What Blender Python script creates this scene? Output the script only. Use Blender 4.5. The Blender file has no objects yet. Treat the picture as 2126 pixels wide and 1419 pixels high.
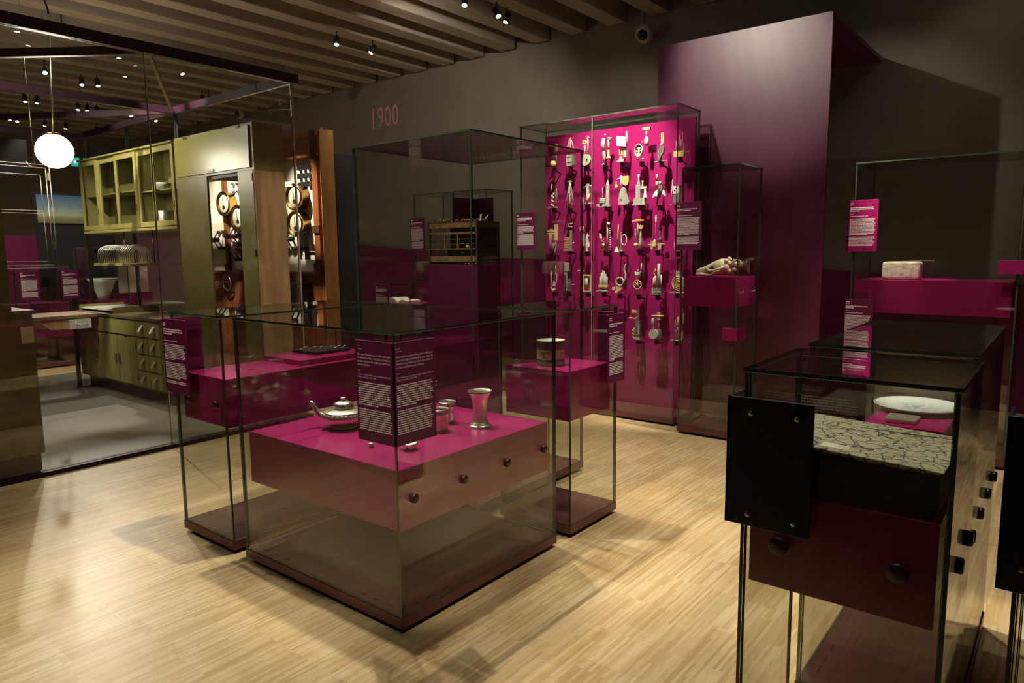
import bpy, bmesh, math, random
from mathutils import Vector, Matrix
SC = bpy.context.scene
COL = SC.collection
R = random.Random(7)

# ------------------------------------------------------------------ camera
YAW, PITCH, ROLL = 0.6741090, 0.1270117, -0.0107236
F = Vector((math.cos(YAW)*math.cos(PITCH), math.sin(YAW)*math.cos(PITCH), -math.sin(PITCH)))
RT = Vector((math.sin(YAW), -math.cos(YAW), 0)); UP = RT.cross(F)
rt = math.cos(ROLL)*RT + math.sin(ROLL)*UP
up = math.cos(ROLL)*UP - math.sin(ROLL)*RT
cd = bpy.data.cameras.new('camera'); cam = bpy.data.objects.new('camera', cd); COL.objects.link(cam)
cam.matrix_world = Matrix(((rt.x, up.x, -F.x, 0), (rt.y, up.y, -F.y, 0), (rt.z, up.z, -F.z, 1.62), (0, 0, 0, 1)))
cd.sensor_width = 36; cd.lens = 1463.67/2126*36; cd.clip_start = .05; cd.clip_end = 100
SC.camera = cam

# ------------------------------------------------------------------ world, exposure
w = bpy.data.worlds.new('world'); SC.world = w; w.use_nodes = True
w.node_tree.nodes['Background'].inputs[0].default_value = (1, .86, .68, 1)
w.node_tree.nodes['Background'].inputs[1].default_value = .01
vs = SC.view_settings
vs.view_transform = 'Standard'; vs.look = 'None'; vs.exposure = .68; vs.gamma = 1; vs.use_curve_mapping = False
cy = SC.cycles
cy.max_bounces = 14; cy.diffuse_bounces = 5; cy.glossy_bounces = 5; cy.transparent_max_bounces = 64
cy.sample_clamp_indirect = 4; cy.sample_clamp_direct = 0; cy.caustics_reflective = False; cy.caustics_refractive = False

WARM = (1, .90, .745)

# ------------------------------------------------------------------ materials
def lin(c):
    c = c/255.
    return c/12.92 if c <= .04045 else ((c+.055)/1.055)**2.4
def rgb(r, g, b): return (lin(r), lin(g), lin(b), 1)
MATS = {}
def mat(name, col, rough=.5, metal=0, spec=.5, coat=0, emit=None, estr=0):
    m = bpy.data.materials.new(name); m.use_nodes = True
    b = m.node_tree.nodes['Principled BSDF']
    b.inputs['Base Color'].default_value = rgb(*col)
    b.inputs['Roughness'].default_value = rough; b.inputs['Metallic'].default_value = metal
    b.inputs['Specular IOR Level'].default_value = spec
    if coat: b.inputs['Coat Weight'].default_value = coat; b.inputs['Coat Roughness'].default_value = .1
    if emit: b.inputs['Emission Color'].default_value = rgb(*emit); b.inputs['Emission Strength'].default_value = estr
    MATS[name] = m
    return m
def nt(m): return m.node_tree.nodes, m.node_tree.links
def noisy(name, c1, c2, scale=(8, 8, 8), rough=.5, spec=.5, bump=0, detail=4, lo=.35, hi=.65, metal=0):
    m = mat(name, c1, rough, metal, spec); N, L = nt(m); b = N['Principled BSDF']
    tc = N.new('ShaderNodeTexCoord'); mp = N.new('ShaderNodeMapping'); mp.inputs['Scale'].default_value = scale
    no = N.new('ShaderNodeTexNoise'); no.inputs['Detail'].default_value = detail; no.inputs['Scale'].default_value = 1
    cr = N.new('ShaderNodeValToRGB'); cr.color_ramp.elements[0].position = lo; cr.color_ramp.elements[1].position = hi
    cr.color_ramp.elements[0].color = rgb(*c1); cr.color_ramp.elements[1].color = rgb(*c2)
    L.new(tc.outputs['Object'], mp.inputs[0]); L.new(mp.outputs[0], no.inputs[0]); L.new(no.outputs[0], cr.inputs[0]); L.new(cr.outputs[0], b.inputs['Base Color'])
    if bump:
        bp = N.new('ShaderNodeBump'); bp.inputs['Strength'].default_value = bump; bp.inputs['Distance'].default_value = .01
        L.new(no.outputs[0], bp.inputs['Height']); L.new(bp.outputs[0], b.inputs['Normal'])
    return m

purple = mat('magenta_lacquer', (152, 28, 94), .23)
dpurple = mat('aubergine_panel', (92, 10, 62), .45)
wallpurple = mat('wall_purple', (112, 14, 72), .55)
panelmat = mat('folded_panel_paint', (104, 26, 72), .40, 0, 1)
white_ink = mat('white_ink', (236, 222, 226), .6)
pink_ink = mat('pink_wall_paint', (236, 150, 176), .6)
basemat = mat('bronze_base', (104, 60, 60), .3)
plinthmat = mat('black_plinth', (14, 10, 10), .6)
slotmat = mat('vent_slot', (12, 6, 8), .5)
black = mat('black_satin', (16, 12, 20), .4)
blackmetal = mat('black_metal', (20, 19, 18), .35)
discmat = mat('fixing_disc', (62, 36, 34), .35)
steel = mat('brushed_steel', (170, 168, 160), .3, 1)
darksteel = mat('dark_steel', (70, 68, 66), .35, .8)
silver = mat('silver', (238, 232, 216), .33, 1)
silver2 = noisy('chased_silver', (222, 214, 198), (188, 180, 164), (60, 60, 60), .38, .5, .3, metal=1)
brass = mat('brass', (200, 160, 80), .22, 1)
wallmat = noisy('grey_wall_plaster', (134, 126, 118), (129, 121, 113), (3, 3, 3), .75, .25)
deckmat = mat('ceiling_deck', (96, 90, 82), .9, 0, .2)
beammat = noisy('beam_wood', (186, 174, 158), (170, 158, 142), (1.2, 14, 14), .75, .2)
olive = noisy('olive_paint', (138, 130, 76), (128, 122, 70), (6, 6, 6), .38, .5)
olived = noisy('olive_paint_worn', (120, 112, 64), (106, 98, 56), (9, 9, 9), .4, .5)
oliveplinth = mat('grey_plinth', (66, 64, 56), .5)
linomat = noisy('grey_lino', (112, 110, 100), (104, 102, 92), (5, 5, 5), .42, .4)
framepurple = mat('frame_plum', (30, 10, 22), .45, 0, .35)
rawwood = noisy('raw_pine', (200, 166, 124), (168, 126, 90), (14, 14, 1.2), .6, .3)
brownwood = noisy('mahogany', (150, 90, 50), (118, 64, 34), (26, 26, 2), .38, .5)
dbrown = noisy('dark_mahogany', (92, 54, 34), (70, 38, 24), (26, 26, 2), .38, .5)
marble = mat('white_marble', (238, 232, 212), .3)
palewood = noisy('pale_wood', (226, 196, 132), (204, 168, 102), (70, 70, 12), .5, .4)
greywood = noisy('grey_wood', (188, 188, 174), (150, 150, 138), (60, 60, 20), .5, .4)
dgreywood = noisy('dark_grey_wood', (122, 120, 112), (88, 88, 82), (60, 60, 20), .5, .4)
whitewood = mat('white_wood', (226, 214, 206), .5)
tinmat = noisy('old_tin', (118, 116, 98), (84, 84, 74), (26, 26, 26), .45, .5, metal=.15)
tininside = mat('tin_inside', (196, 200, 166), .4)
paperlabel = noisy('aged_paper', (176, 158, 120), (150, 130, 96), (40, 40, 40), .7, .3)
greenink = mat('green_ink', (92, 96, 60), .7)
redink = mat('red_ink', (170, 84, 50), .7)
stonemat = noisy('pale_stone', (222, 214, 198), (168, 146, 118), (14, 22, 30), .85, .2, .5, 6, .42, .72)
bonemat = noisy('bone', (232, 224, 196), (206, 192, 150), (22, 22, 22), .55, .4, .4)
jugmat = mat('brown_jug', (96, 76, 60), .3)
cratewood = noisy('crate_wood', (150, 122, 76), (112, 88, 52), (5, 30, 30), .7, .2)
cratedark = noisy('crate_dark_wood', (86, 70, 52), (64, 52, 40), (10, 20, 20), .7, .2)
wire = mat('grey_wire', (130, 122, 104), .4, .6)
paper = noisy('page_paper', (236, 230, 208), (214, 206, 180), (14, 14, 14), .8, .2)
plateglaze = mat('white_glaze', (236, 238, 236), .15, 0, .5, .6)
blueglaze = mat('blue_glaze', (88, 118, 168), .2)
rimblue = mat('rim_line', (30, 34, 44), .2)
camwhite = mat('cream_plastic', (176, 164, 150), .4)
lensblack = mat('lens_black', (6, 6, 8), .12, 0, .8)
enamel = mat('white_enamel', (200, 204, 198), .3)
slab = mat('charcoal_board', (36, 34, 36), .6)
lampem = mat('lamp_glow', (255, 245, 225), .5, emit=(255, 240, 215), estr=24)
globeem = mat('globe_glow', (255, 250, 235), .3, emit=(255, 236, 196), estr=7)
exitem = mat('exit_green', (40, 150, 130), .5, emit=(50, 170, 150), estr=.55)
exitwhite = mat('exit_white', (230, 245, 240), .5, emit=(220, 255, 240), estr=.8)
whiteboard = mat('white_board', (232, 226, 232), .6)
cord = mat('black_cord', (14, 12, 12), .5)

# glass: clear sheet, mirror part grows with a symmetric Schlick term
def glassmat(name, tint, f0=.035):
    m = bpy.data.materials.new(name); m.use_nodes = True; N, L = nt(m); N.clear()
    out = N.new('ShaderNodeOutputMaterial'); mx = N.new('ShaderNodeMixShader'); tr = N.new('ShaderNodeBsdfTransparent')
    gl = N.new('ShaderNodeBsdfGlossy'); gl.inputs['Roughness'].default_value = 0.0
    tr.inputs[0].default_value = tint
    lw = N.new('ShaderNodeLayerWeight'); lw.inputs['Blend'].default_value = .5
    p = N.new('ShaderNodeMath'); p.operation = 'POWER'; p.inputs[1].default_value = 5
    ma = N.new('ShaderNodeMath'); ma.operation = 'MULTIPLY_ADD'; ma.inputs[1].default_value = 1-f0; ma.inputs[2].default_value = f0
    L.new(lw.outputs['Facing'], p.inputs[0]); L.new(p.outputs[0], ma.inputs[0]); L.new(ma.outputs[0], mx.inputs[0])
    L.new(tr.outputs[0], mx.inputs[1]); L.new(gl.outputs[0], mx.inputs[2]); L.new(mx.outputs[0], out.inputs[0])
    MATS[name] = m
    return m
glass = glassmat('case_glass', (.975, .985, .97, 1), .06)
edge = mat('glass_edge', (66, 78, 62), .12, 0, .8)
edgelit = mat('lit_joint_edge', (200, 196, 190), .25, .6)  # pale tone paints in the light caught by glass edges at joints

# oak strip floor
def floor_material():
    m = mat('oak_strip_floor', (200, 160, 100), .34); N, L = nt(m); b = N['Principled BSDF']
    tc = N.new('ShaderNodeTexCoord')
    def brick(w, h, c1, c2, mortar, bias=0):
        br = N.new('ShaderNodeTexBrick'); L.new(tc.outputs['Object'], br.inputs[0])
        br.inputs['Scale'].default_value = 1; br.inputs['Brick Width'].default_value = w; br.inputs['Row Height'].default_value = h
        br.inputs['Mortar Size'].default_value = mortar; br.inputs['Color1'].default_value = c1; br.inputs['Color2'].default_value = c2
        br.inputs['Mortar'].default_value = c1; br.inputs['Bias'].default_value = bias; br.offset = .37; br.offset_frequency = 3
        return br
    g = lambda v: (v, v, v, 1)
    a = brick(.31, .0125, g(0), g(1), 0); c = brick(.32, .16, g(0), g(1), 0)
    no = N.new('ShaderNodeTexNoise'); mp = N.new('ShaderNodeMapping'); mp.inputs['Scale'].default_value = (2.5, 130, 1)
    L.new(tc.outputs['Object'], mp.inputs[0]); L.new(mp.outputs[0], no.inputs[0]); no.inputs['Detail'].default_value = 5
    def mad(x, k, y=None, add=0):
        q = N.new('ShaderNodeMath'); q.operation = 'MULTIPLY_ADD'; L.new(x, q.inputs[0]); q.inputs[1].default_value = k
        if y is None: q.inputs[2].default_value = add
        else: L.new(y, q.inputs[2])
        return q.outputs[0]
    v = mad(no.outputs[0], .9, None, -.12); v = mad(a.outputs[0], .34, v); v = mad(c.outputs[0], .2, v)
    cr = N.new('ShaderNodeValToRGB'); e = cr.color_ramp.elements
    e[0].position = .12; e[0].color = rgb(150, 121, 76); e[1].position = .95; e[1].color = rgb(222, 203, 162)
    k = e.new(.5); k.color = rgb(187, 161, 112)
    L.new(v, cr.inputs[0]); L.new(cr.outputs[0], b.inputs['Base Color'])
    rr = mad(no.outputs[0], .2, None, .27); L.new(rr, b.inputs['Roughness'])
    return m
floormat = floor_material()

def marbled():
    m = mat('marbled_paper', (150, 150, 118), .6); N, L = nt(m); b = N['Principled BSDF']
    tc = N.new('ShaderNodeTexCoord'); no = N.new('ShaderNodeTexNoise'); no.inputs['Scale'].default_value = 22; no.inputs['Detail'].default_value = 3
    mx = N.new('ShaderNodeVectorMath'); mx.operation = 'MULTIPLY_ADD'; mx.inputs[1].default_value = (.05, .05, .05)
    L.new(tc.outputs['Object'], no.inputs[0]); L.new(no.outputs['Color'], mx.inputs[0]); L.new(tc.outputs['Object'], mx.inputs[2])
    vo = N.new('ShaderNodeTexVoronoi'); vo.feature = 'DISTANCE_TO_EDGE'; vo.inputs['Scale'].default_value = 27
    L.new(mx.outputs[0], vo.inputs[0])
    cr = N.new('ShaderNodeValToRGB'); cr.color_ramp.elements[0].position = .012; cr.color_ramp.elements[0].color = rgb(64, 60, 50)
    cr.color_ramp.elements[1].position = .075; cr.color_ramp.elements[1].color = rgb(182, 180, 148)
    L.new(vo.outputs['Distance'], cr.inputs[0]); L.new(cr.outputs[0], b.inputs['Base Color'])
    return m
marbledmat = marbled()
def landscape():
    m = mat('landscape_print', (90, 130, 160), .6); N, L = nt(m); b = N['Principled BSDF']
    tc = N.new('ShaderNodeTexCoord'); sp = N.new('ShaderNodeSeparateXYZ'); L.new(tc.outputs['Generated'], sp.inputs[0])
    cr = N.new('ShaderNodeValToRGB'); e = cr.color_ramp.elements
    e[0].position = 0; e[0].color = rgb(112, 116, 84); e[1].position = 1; e[1].color = rgb(70, 110, 150)
    for p, c in ((.2, (150, 146, 104)), (.3, (190, 196, 170)), (.6, (128, 160, 172))):
        k = e.new(p); k.color = rgb(*c)
    no = N.new('ShaderNodeTexNoise'); no.inputs['Scale'].default_value = 9; L.new(tc.outputs['Generated'], no.inputs[0])
    q = N.new('ShaderNodeMath'); q.operation = 'MULTIPLY_ADD'; q.inputs[1].default_value = .16; L.new(no.outputs[0], q.inputs[0]); L.new(sp.outputs['Z'], q.inputs[2])
    s = N.new('ShaderNodeMath'); s.operation = 'SUBTRACT'; s.inputs[1].default_value = .08; L.new(q.outputs[0], s.inputs[0])
    L.new(s.outputs[0], cr.inputs[0]); L.new(cr.outputs[0], b.inputs['Base Color'])
    return m
landmat = landscape()

# ------------------------------------------------------------------ mesh builder
ROOT = {}
def root_of(o):
    return ROOT.get(o.name, Vector((0, 0, 0)))
class MB:
    def __init__(s): s.v = []; s.f = []; s.m = []; s.sm = []
    def add(s, vs_, fs, m=0, sm=False):
        o = len(s.v); s.v += [tuple(p) for p in vs_]
        for f in fs: s.f.append(tuple(i+o for i in f)); s.m.append(m); s.sm.append(sm)
        return s
    def box(s, x0, y0, z0, x1, y1, z1, m=0):
        x0, x1 = sorted((x0, x1)); y0, y1 = sorted((y0, y1)); z0, z1 = sorted((z0, z1))
        return s.add([(x0, y0, z0), (x1, y0, z0), (x1, y1, z0), (x0, y1, z0), (x0, y0, z1), (x1, y0, z1), (x1, y1, z1), (x0, y1, z1)],
                     [(0, 3, 2, 1), (4, 5, 6, 7), (0, 1, 5, 4), (1, 2, 6, 5), (2, 3, 7, 6), (3, 0, 4, 7)], m)
    def frame(s, d):
        d = Vector(d).normalized(); a = Vector((0, 0, 1)) if abs(d.z) < .9 else Vector((1, 0, 0))
        u = d.cross(a).normalized(); return u, d.cross(u).normalized()
    def tube(s, path, r, n=8, m=0, closed=False, sm=True, caps=True):
        P = [Vector(p) for p in path]; K = len(P); rs = r if isinstance(r, (list, tuple)) else [r]*K
        vs_ = []; fs = []; u = None
        for i in range(K):
            if closed: d = P[(i+1) % K]-P[i-1]
            else: d = P[min(i+1, K-1)]-P[max(i-1, 0)]
            if u is None: u, w_ = s.frame(d)
            else:
                d = d.normalized(); u = (u-d*u.dot(d)).normalized(); w_ = d.cross(u)
            for j in range(n):
                a = 2*math.pi*j/n; vs_.append(P[i]+(u*math.cos(a)+w_*math.sin(a))*rs[i])
        for i in range(K if closed else K-1):
            for j in range(n):
                a = i*n+j; b = i*n+(j+1) % n; c = ((i+1) % K)*n
                fs.append((a, b, c+(j+1) % n, c+j))
        s.add(vs_, fs, m, sm)
        if caps and not closed:
            o = len(s.v)-len(vs_); s.f.append(tuple(o+j for j in range(n))[::-1]); s.m.append(m); s.sm.append(False)
            s.f.append(tuple(o+(K-1)*n+j for j in range(n))); s.m.append(m); s.sm.append(False)
        return s
    def cyl(s, p0, p1, r0, r1=None, n=16, m=0): return s.tube([p0, p1], [r0, r0 if r1 is None else r1], n, m)
    def lathe(s, c, prof, n=24, axis=(0, 0, 1), m=0, sm=True, fl=None):
        c = Vector(c); d = Vector(axis).normalized(); u, w_ = s.frame(d); vs_ = []; fs = []; K = len(prof)
        for (r, h) in prof:
            for j in range(n):
                a = 2*math.pi*j/n; q = r if fl is None else fl(r, h, a)
                vs_.append(c+d*h+(u*math.cos(a)+w_*math.sin(a))*q)
        for i in range(K-1):
            for j in range(n):
                fs.append((i*n+j, i*n+(j+1) % n, (i+1)*n+(j+1) % n, (i+1)*n+j))
        return s.add(vs_, fs, m, sm)
    def ball(s, c, r, m=0, n=14, sc=(1, 1, 1)):
        k = max(6, n//2+1); vs_ = []; fs = []
        for i in range(k+1):
            t = math.pi*i/k
            for j in range(n):
                a = 2*math.pi*j/n
                vs_.append((c[0]+r*sc[0]*math.sin(t)*math.cos(a), c[1]+r*sc[1]*math.sin(t)*math.sin(a), c[2]+r*sc[2]*math.cos(t)))
        for i in range(k):
            for j in range(n): fs.append((i*n+j, (i+1)*n+j, (i+1)*n+(j+1) % n, i*n+(j+1) % n))
        return s.add(vs_, fs, m, True)
    def pillow(s, c, a, b, h, p=.22, n=40, m=0):      # box with rounded corners
        k = n//2; vs_ = []; fs = []; f = lambda q: math.copysign(abs(q)**p, q)
        for i in range(k+1):
            t = math.pi*i/k
            for j in range(n):
                g = 2*math.pi*j/n; vs_.append((c[0]+a*f(math.sin(t))*f(math.cos(g)), c[1]+b*f(math.sin(t))*f(math.sin(g)), c[2]+h*f(math.cos(t))))
        for i in range(k):
            for j in range(n): fs.append((i*n+j, (i+1)*n+j, (i+1)*n+(j+1) % n, i*n+(j+1) % n))
        return s.add(vs_, fs, m, True)
    def prism(s, poly, d, m=0):          # poly: 3-D points, d: extrusion vector
        n = len(poly); d = Vector(d); a = [Vector(p) for p in poly]
        return s.add(a+[p+d for p in a], [tuple(range(n))[::-1], tuple(range(n, 2*n))]+[(i, (i+1) % n, n+(i+1) % n, n+i) for i in range(n)], m)
    def ring(s, c, R_, r, axis=(1, 0, 0), m=0, n=24, k=8, sc=(1, 1)):
        c = Vector(c); u, w_ = s.frame(axis)
        return s.tube([c+(u*math.cos(2*math.pi*i/n)*sc[0]+w_*math.sin(2*math.pi*i/n)*sc[1])*R_ for i in range(n)], r, k, m, closed=True)
    def build(s, name, mats, parent=None, bevel=0, label=None, seg=2):
        if not isinstance(mats, (list, tuple)): mats = [mats]
        off = root_of(parent) if parent else Vector((0, 0, 0))
        me = bpy.data.meshes.new(name)
        me.from_pydata([(x-off.x, y-off.y, z-off.z) for x, y, z in s.v], [], s.f)
        for mm in mats: me.materials.append(mm)
        bm = bmesh.new(); bm.from_mesh(me)
        for i, f in enumerate(bm.faces): f.material_index = min(s.m[i], len(mats)-1); f.smooth = s.sm[i]
        bmesh.ops.recalc_face_normals(bm, faces=bm.faces)
        if bevel:
            bmesh.ops.bevel(bm, geom=[e for e in bm.edges if len(e.link_faces) == 2 and e.calc_face_angle(0) > .6], offset=bevel, segments=seg, affect='EDGES', clamp_overlap=True)
        bm.to_mesh(me); bm.free()
        o = bpy.data.objects.new(name, me); COL.objects.link(o)
        if parent: o.parent = parent; ROOT[o.name] = off
        if label: o['label'] = label
        return o
def tag(o, label, cat, group=None):
    o['label'] = label; o['category'] = cat
    if group: o['group'] = group
    return o
def thing(name, label, cat, loc, group=None):
    o = bpy.data.objects.new(name, None); COL.objects.link(o); o.empty_display_size = .1
    o.location = loc; ROOT[o.name] = Vector(loc); return tag(o, label, cat, group)
def struct(o): o['kind'] = 'structure'; return o

# text: glyph outlines turned into flat mesh
TC = {}
def glyphs(txt, size):
    k = txt
    if k not in TC:
        c = bpy.data.curves.new('t', 'FONT'); c.body = txt; c.size = 1; c.resolution_u = 2; c.fill_mode = 'FRONT' if hasattr(c, 'fill_mode') else 'BOTH'
        o = bpy.data.objects.new('t', c); COL.objects.link(o)
        dg = bpy.context.evaluated_depsgraph_get(); me = bpy.data.meshes.new_from_object(o.evaluated_get(dg))
        TC[k] = ([tuple(v.co) for v in me.vertices], [tuple(p.vertices) for p in me.polygons])
        bpy.data.objects.remove(o); bpy.data.curves.remove(c); bpy.data.meshes.remove(me)
    v, f = TC[k]
    return v, f
def text(mb, txt, size, org, right, upv, m=0, wmax=None, sx=1):
    v, f = glyphs(txt, size); org = Vector(org); right = Vector(right); upv = Vector(upv)
    if wmax:
        wd = max(p[0] for p in v)*size*sx
        if wd > wmax: sx *= wmax/wd
    mb.add([org+right*(x*size*sx)+upv*(y*size) for x, y, z in v], f, m)
def dashes(mb, org, right, upv, width, h, m=0, rnd=R, full=True):
    x = 0; org = Vector(org); right = Vector(right); upv = Vector(upv)
    end = width*(1 if full else rnd.uniform(.3, .7))*rnd.uniform(.93, 1)
    while x < end-.004:
        l = min(rnd.uniform(.006, .024), end-x)
        mb.add([org+right*x, org+right*(x+l), org+right*(x+l)+upv*h, org+right*x+upv*h], [(0, 1, 2, 3)], m)
        x += l+.0022

# ------------------------------------------------------------------ lamps
def spot(name, label, x, y, tgt, watts, ang=50, blend=.6, z=4.4, top=4.9, size=.035, group=None, fixture=True, col=WARM):
    t = thing(name, label, 'ceiling spotlight', (x, y, z), group)
    d = (Vector(tgt)-Vector((x, y, z))).normalized()
    if fixture:
        c = Vector((x, y, z)); a = c-d*.06; b = c+d*.06
        MB().cyl(a, b, .036, .036, 20).build('lamp_body', darksteel, t)
        MB().lathe(b+d*.001, [(0, 0), (.026, .0005), (.030, -.002)], 20, d).build('lens', lampem, t)
        MB().cyl((x, y, z+.04), (x, y, top), .009, None, 8).cyl((x, y, top-.03), (x, y, top), .03, None, 16).build('stem', blackmetal, t)
        src = b+d*.012
    else: src = Vector((x, y, z))
    ld = bpy.data.lights.new('spot_light', 'SPOT'); ld.energy = watts; ld.color = col; ld.spot_size = math.radians(ang); ld.spot_blend = blend; ld.shadow_soft_size = size
    lo = bpy.data.objects.new('spot_light', ld); COL.objects.link(lo); lo.parent = t
    lo.location = src-Vector((x, y, z)); lo.rotation_euler = d.to_track_quat('-Z', 'Y').to_euler()
    return t

# ------------------------------------------------------------------ light: ceiling spots in rows between the beams
NEAR = 'spotlights over the display cases'
FAR = 'small spotlights far back on the ceiling'
# seen in the photograph
spot('ceiling_spotlight', 'ceiling spotlight with a starry glare, high above the grey wall lettering', 6.75, 7.79, (5.2, 8.4, 1.9), 260, 50, group=NEAR)
spot('ceiling_spotlight', 'unlit-looking grey ceiling spotlight just left of the starry one', 6.18, 7.84, (5.3, 7.2, 1.8), 220, 46, group=NEAR)
spot('ceiling_spotlight', 'left one of the bright pair of spotlights at top centre', 6.70, 5.53, (6.25, 3.9, 2.0), 90, 50, group=NEAR)
spot('ceiling_spotlight', 'right one of the bright pair of spotlights at top centre', 6.92, 5.55, (5.6, 5.9, 1.2), 60, 55, group=NEAR)
spot('ceiling_spotlight', 'spotlight half cut off by the top edge, left of the bright pair', 6.17, 5.55, (4.4, 4.6, 0), 160, 60, group=NEAR)
spot('ceiling_spotlight', 'ceiling spotlight with a starry glare above the glowing globe', 4.29, 12.41, (2.6, 7.5, .6), 300, 40, group=FAR)
spot('ceiling_spotlight', 'grey ceiling spotlight on the beams above the globe cord', 3.72, 10.08, (3.5, 8.0, 1.0), 240, 60, group=FAR)
for i, (x, y, lb) in enumerate((
    (4.91, 12.71, 'small lit spotlight right of the starry one, left of its pair'), (5.10, 12.60, 'small lit spotlight right of the starry one, right of its pair'),
    (4.76, 14.79, 'small lit spotlight between the two rear frame bars, left of its pair'), (4.94, 14.76, 'small lit spotlight between the two rear frame bars, right of its pair'),
    (5.64, 14.86, 'small spotlight left of a close trio right of the globe cord'), (5.80, 14.87, 'small spotlight in the middle of a close trio right of the globe cord'),
    (5.97, 14.88, 'small spotlight right of a close trio right of the globe cord'), (6.57, 14.80, 'small spotlight left of the glass joint, above the rear frame bar'),
    (6.78, 12.44, 'left one of the pair of spotlights above the olive wall cupboard'), (6.92, 12.47, 'right one of the pair of spotlights above the olive wall cupboard'),
    (7.11, 14.96, 'small spotlight just right of the glass joint at the frame corner'), (5.14, 16.92, 'farthest small spotlight at the left edge, left of its pair'),
    (5.31, 17.04, 'farthest small spotlight at the left edge, right of its pair'), (5.85, 17.17, 'farthest small spotlight just left of the globe cord'),
    (6.26, 17.22, 'farthest small spotlight just right of the globe'), (6.87, 17.19, 'farthest small spotlight above the wall cupboard end'))):
    spot('ceiling_spotlight', lb, x, y, (x+R.uniform(-.8, .2), y+R.uniform(-1.5, .6), .9), 45, 60, group=FAR)
# unseen spots: the rows continued over the camera, plus lamps added to brighten
for x, y, tg, wt, an in (
    # cases
    (2.5, 3.25, (2.45, 2.7, .7), 270, 72), (2.1, 5.55, (2.4, 2.9, .7), 300, 24), (3.3, 3.25, (2.6, 2.55, .7), 150, 34),
    (1.95, 5.55, (2.4, 3.75, .9), 130, 30), (3.75, 3.25, (3.45, 2.42, 1.0), 200, 26), (4.3, 5.55, (3.75, 3.4, 1.6), 150, 22),
    (5.0, 3.25, (6.25, 3.75, 1.9), 640, 46), (5.1, 5.55, (6.3, 3.3, 2.2), 50, 40), (5.2, 3.25, (6.25, 3.5, 1.0), 130, 36),
    (5.6, .95, (5.93, 2.43, 1.42), 420, 15), (5.5, 1.6, (6.37, 1.07, 1.44), 620, 13), (4.9, .95, (6.4, .9, 1.3), 130, 36),
    (2.4, .95, (2.1, .45, 1.08), 190, 24), (3.6, .95, (3.2, .48, .95), 400, 22), (4.3, 5.55, (5.6, 6.05, 1.05), 110, 20),
    (3.75, 3.4, (5.68, 2.62, 1.85), 80, 9),  # added to brighten the skull case text panel
    # floor; the narrow spots are added to brighten text panels and end board
    (.1, 3.25, (.3, 3.1, 0), 120, 44), (4.6, 1.2, (4.5, 1.3, 0), 200, 56), (3.3, 1.5, (3.1, 1.45, 0), 90, 40), (.5, .95, (1.9, 2.1, 1.05), 170, 12), (.2, 3.25, (1.9, 3.9, 1.05), 150, 12), (2.9, .2, (3.62, 2.1, 1.05), 80, 12), (3.2, 3.25, (3.9, 6.0, 1.5), 130, 26), (4.9, 3.0, (4.9, 2.7, 0), 110, 44),
    (.6, 5.55, (.7, 4.9, 0), 80, 50), (5.1, .2, (5.3, -.2, 0), 80, 60),
    # wide washers added to lift the wall, then the tall magenta panel's spot
    (6.9, 4.1, (8.4, 5.4, 1.2), 22, 110), (5.2, 5.55, (8.4, 8.0, 1.9), 110, 100), (7.3, .95, (8.4, .3, 2.0), 4, 120), (3.75, 3.3, (6.6, 2.4, 3.2), 120, 34),
    # kitchen and beyond
    (1.6, 7.8, (3.8, 8.9, 2.0), 640, 44), (2.2, 7.8, (3.8, 6.9, 2.5), 80, 40), (.6, 5.55, (2.2, 7.4, 0), 100, 44), (3.3, 7.8, (5.2, 8.9, 1.9), 900, 40), (3.4, 7.8, (5.2, 7.3, 2.0), 700, 24),
    (-2.6, 14.8, (3.74, 6.7, 2.6), 150, 14), (.9, 10.08, (3.6, 12.4, 1.6), 420, 70)):
    spot('ceiling_spotlight', 'unseen ceiling spotlight aimed down from outside the picture', x, y, tg, wt, an, group='spotlights outside the frame')

# ------------------------------------------------------------------ room shell
XW = 8.4
struct(MB().box(-5, -5, -.2, 9, 20, 0).build('floor', floormat))
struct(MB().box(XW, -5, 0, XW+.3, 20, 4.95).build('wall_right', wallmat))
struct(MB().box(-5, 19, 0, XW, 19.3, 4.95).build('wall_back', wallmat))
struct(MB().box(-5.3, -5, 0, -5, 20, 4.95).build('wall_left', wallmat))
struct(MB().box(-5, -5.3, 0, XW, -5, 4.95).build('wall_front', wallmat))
struct(MB().box(-5, -5, 4.9, XW+.3, 20, 5.0).build('ceiling', deckmat))
k = 0; y = 3.53-.603*14
while y < 19:
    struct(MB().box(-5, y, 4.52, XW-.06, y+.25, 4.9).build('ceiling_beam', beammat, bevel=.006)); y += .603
# magenta band along the wall, its top edge dropping with the ramp
tb = MB(); tb.prism([(XW, 10.66, 0), (XW, 10.66, 1.80), (XW, 6.94, 1.53), (XW, 2.22, 1.388), (XW, -.6, 1.20), (XW, -4.9, .95), (XW, -4.9, 0)], (-.07, 0, 0))
struct(tb.build('trim_1', wallpurple))
n_ = MB(); text(n_, '1900', .50, (XW-.002, 9.83, 3.765), (0, -1, 0), (0, 0, 1), sx=.74)
tag(n_.build('wall_number', pink_ink), 'dull pink number 1900 painted high on the grey wall', 'lettering')
n_ = MB()
for i, tx in enumerate(('Arthur & Carl', 'von Weinberg')): text(n_, tx, .42, (-4.998, 1.6, 3.75-.5*i), (0, 1, 0), (0, 0, 1))
tag(n_.build('wall_lettering', dpurple), 'large wall lettering seen only mirrored in the far right case', 'lettering')

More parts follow.
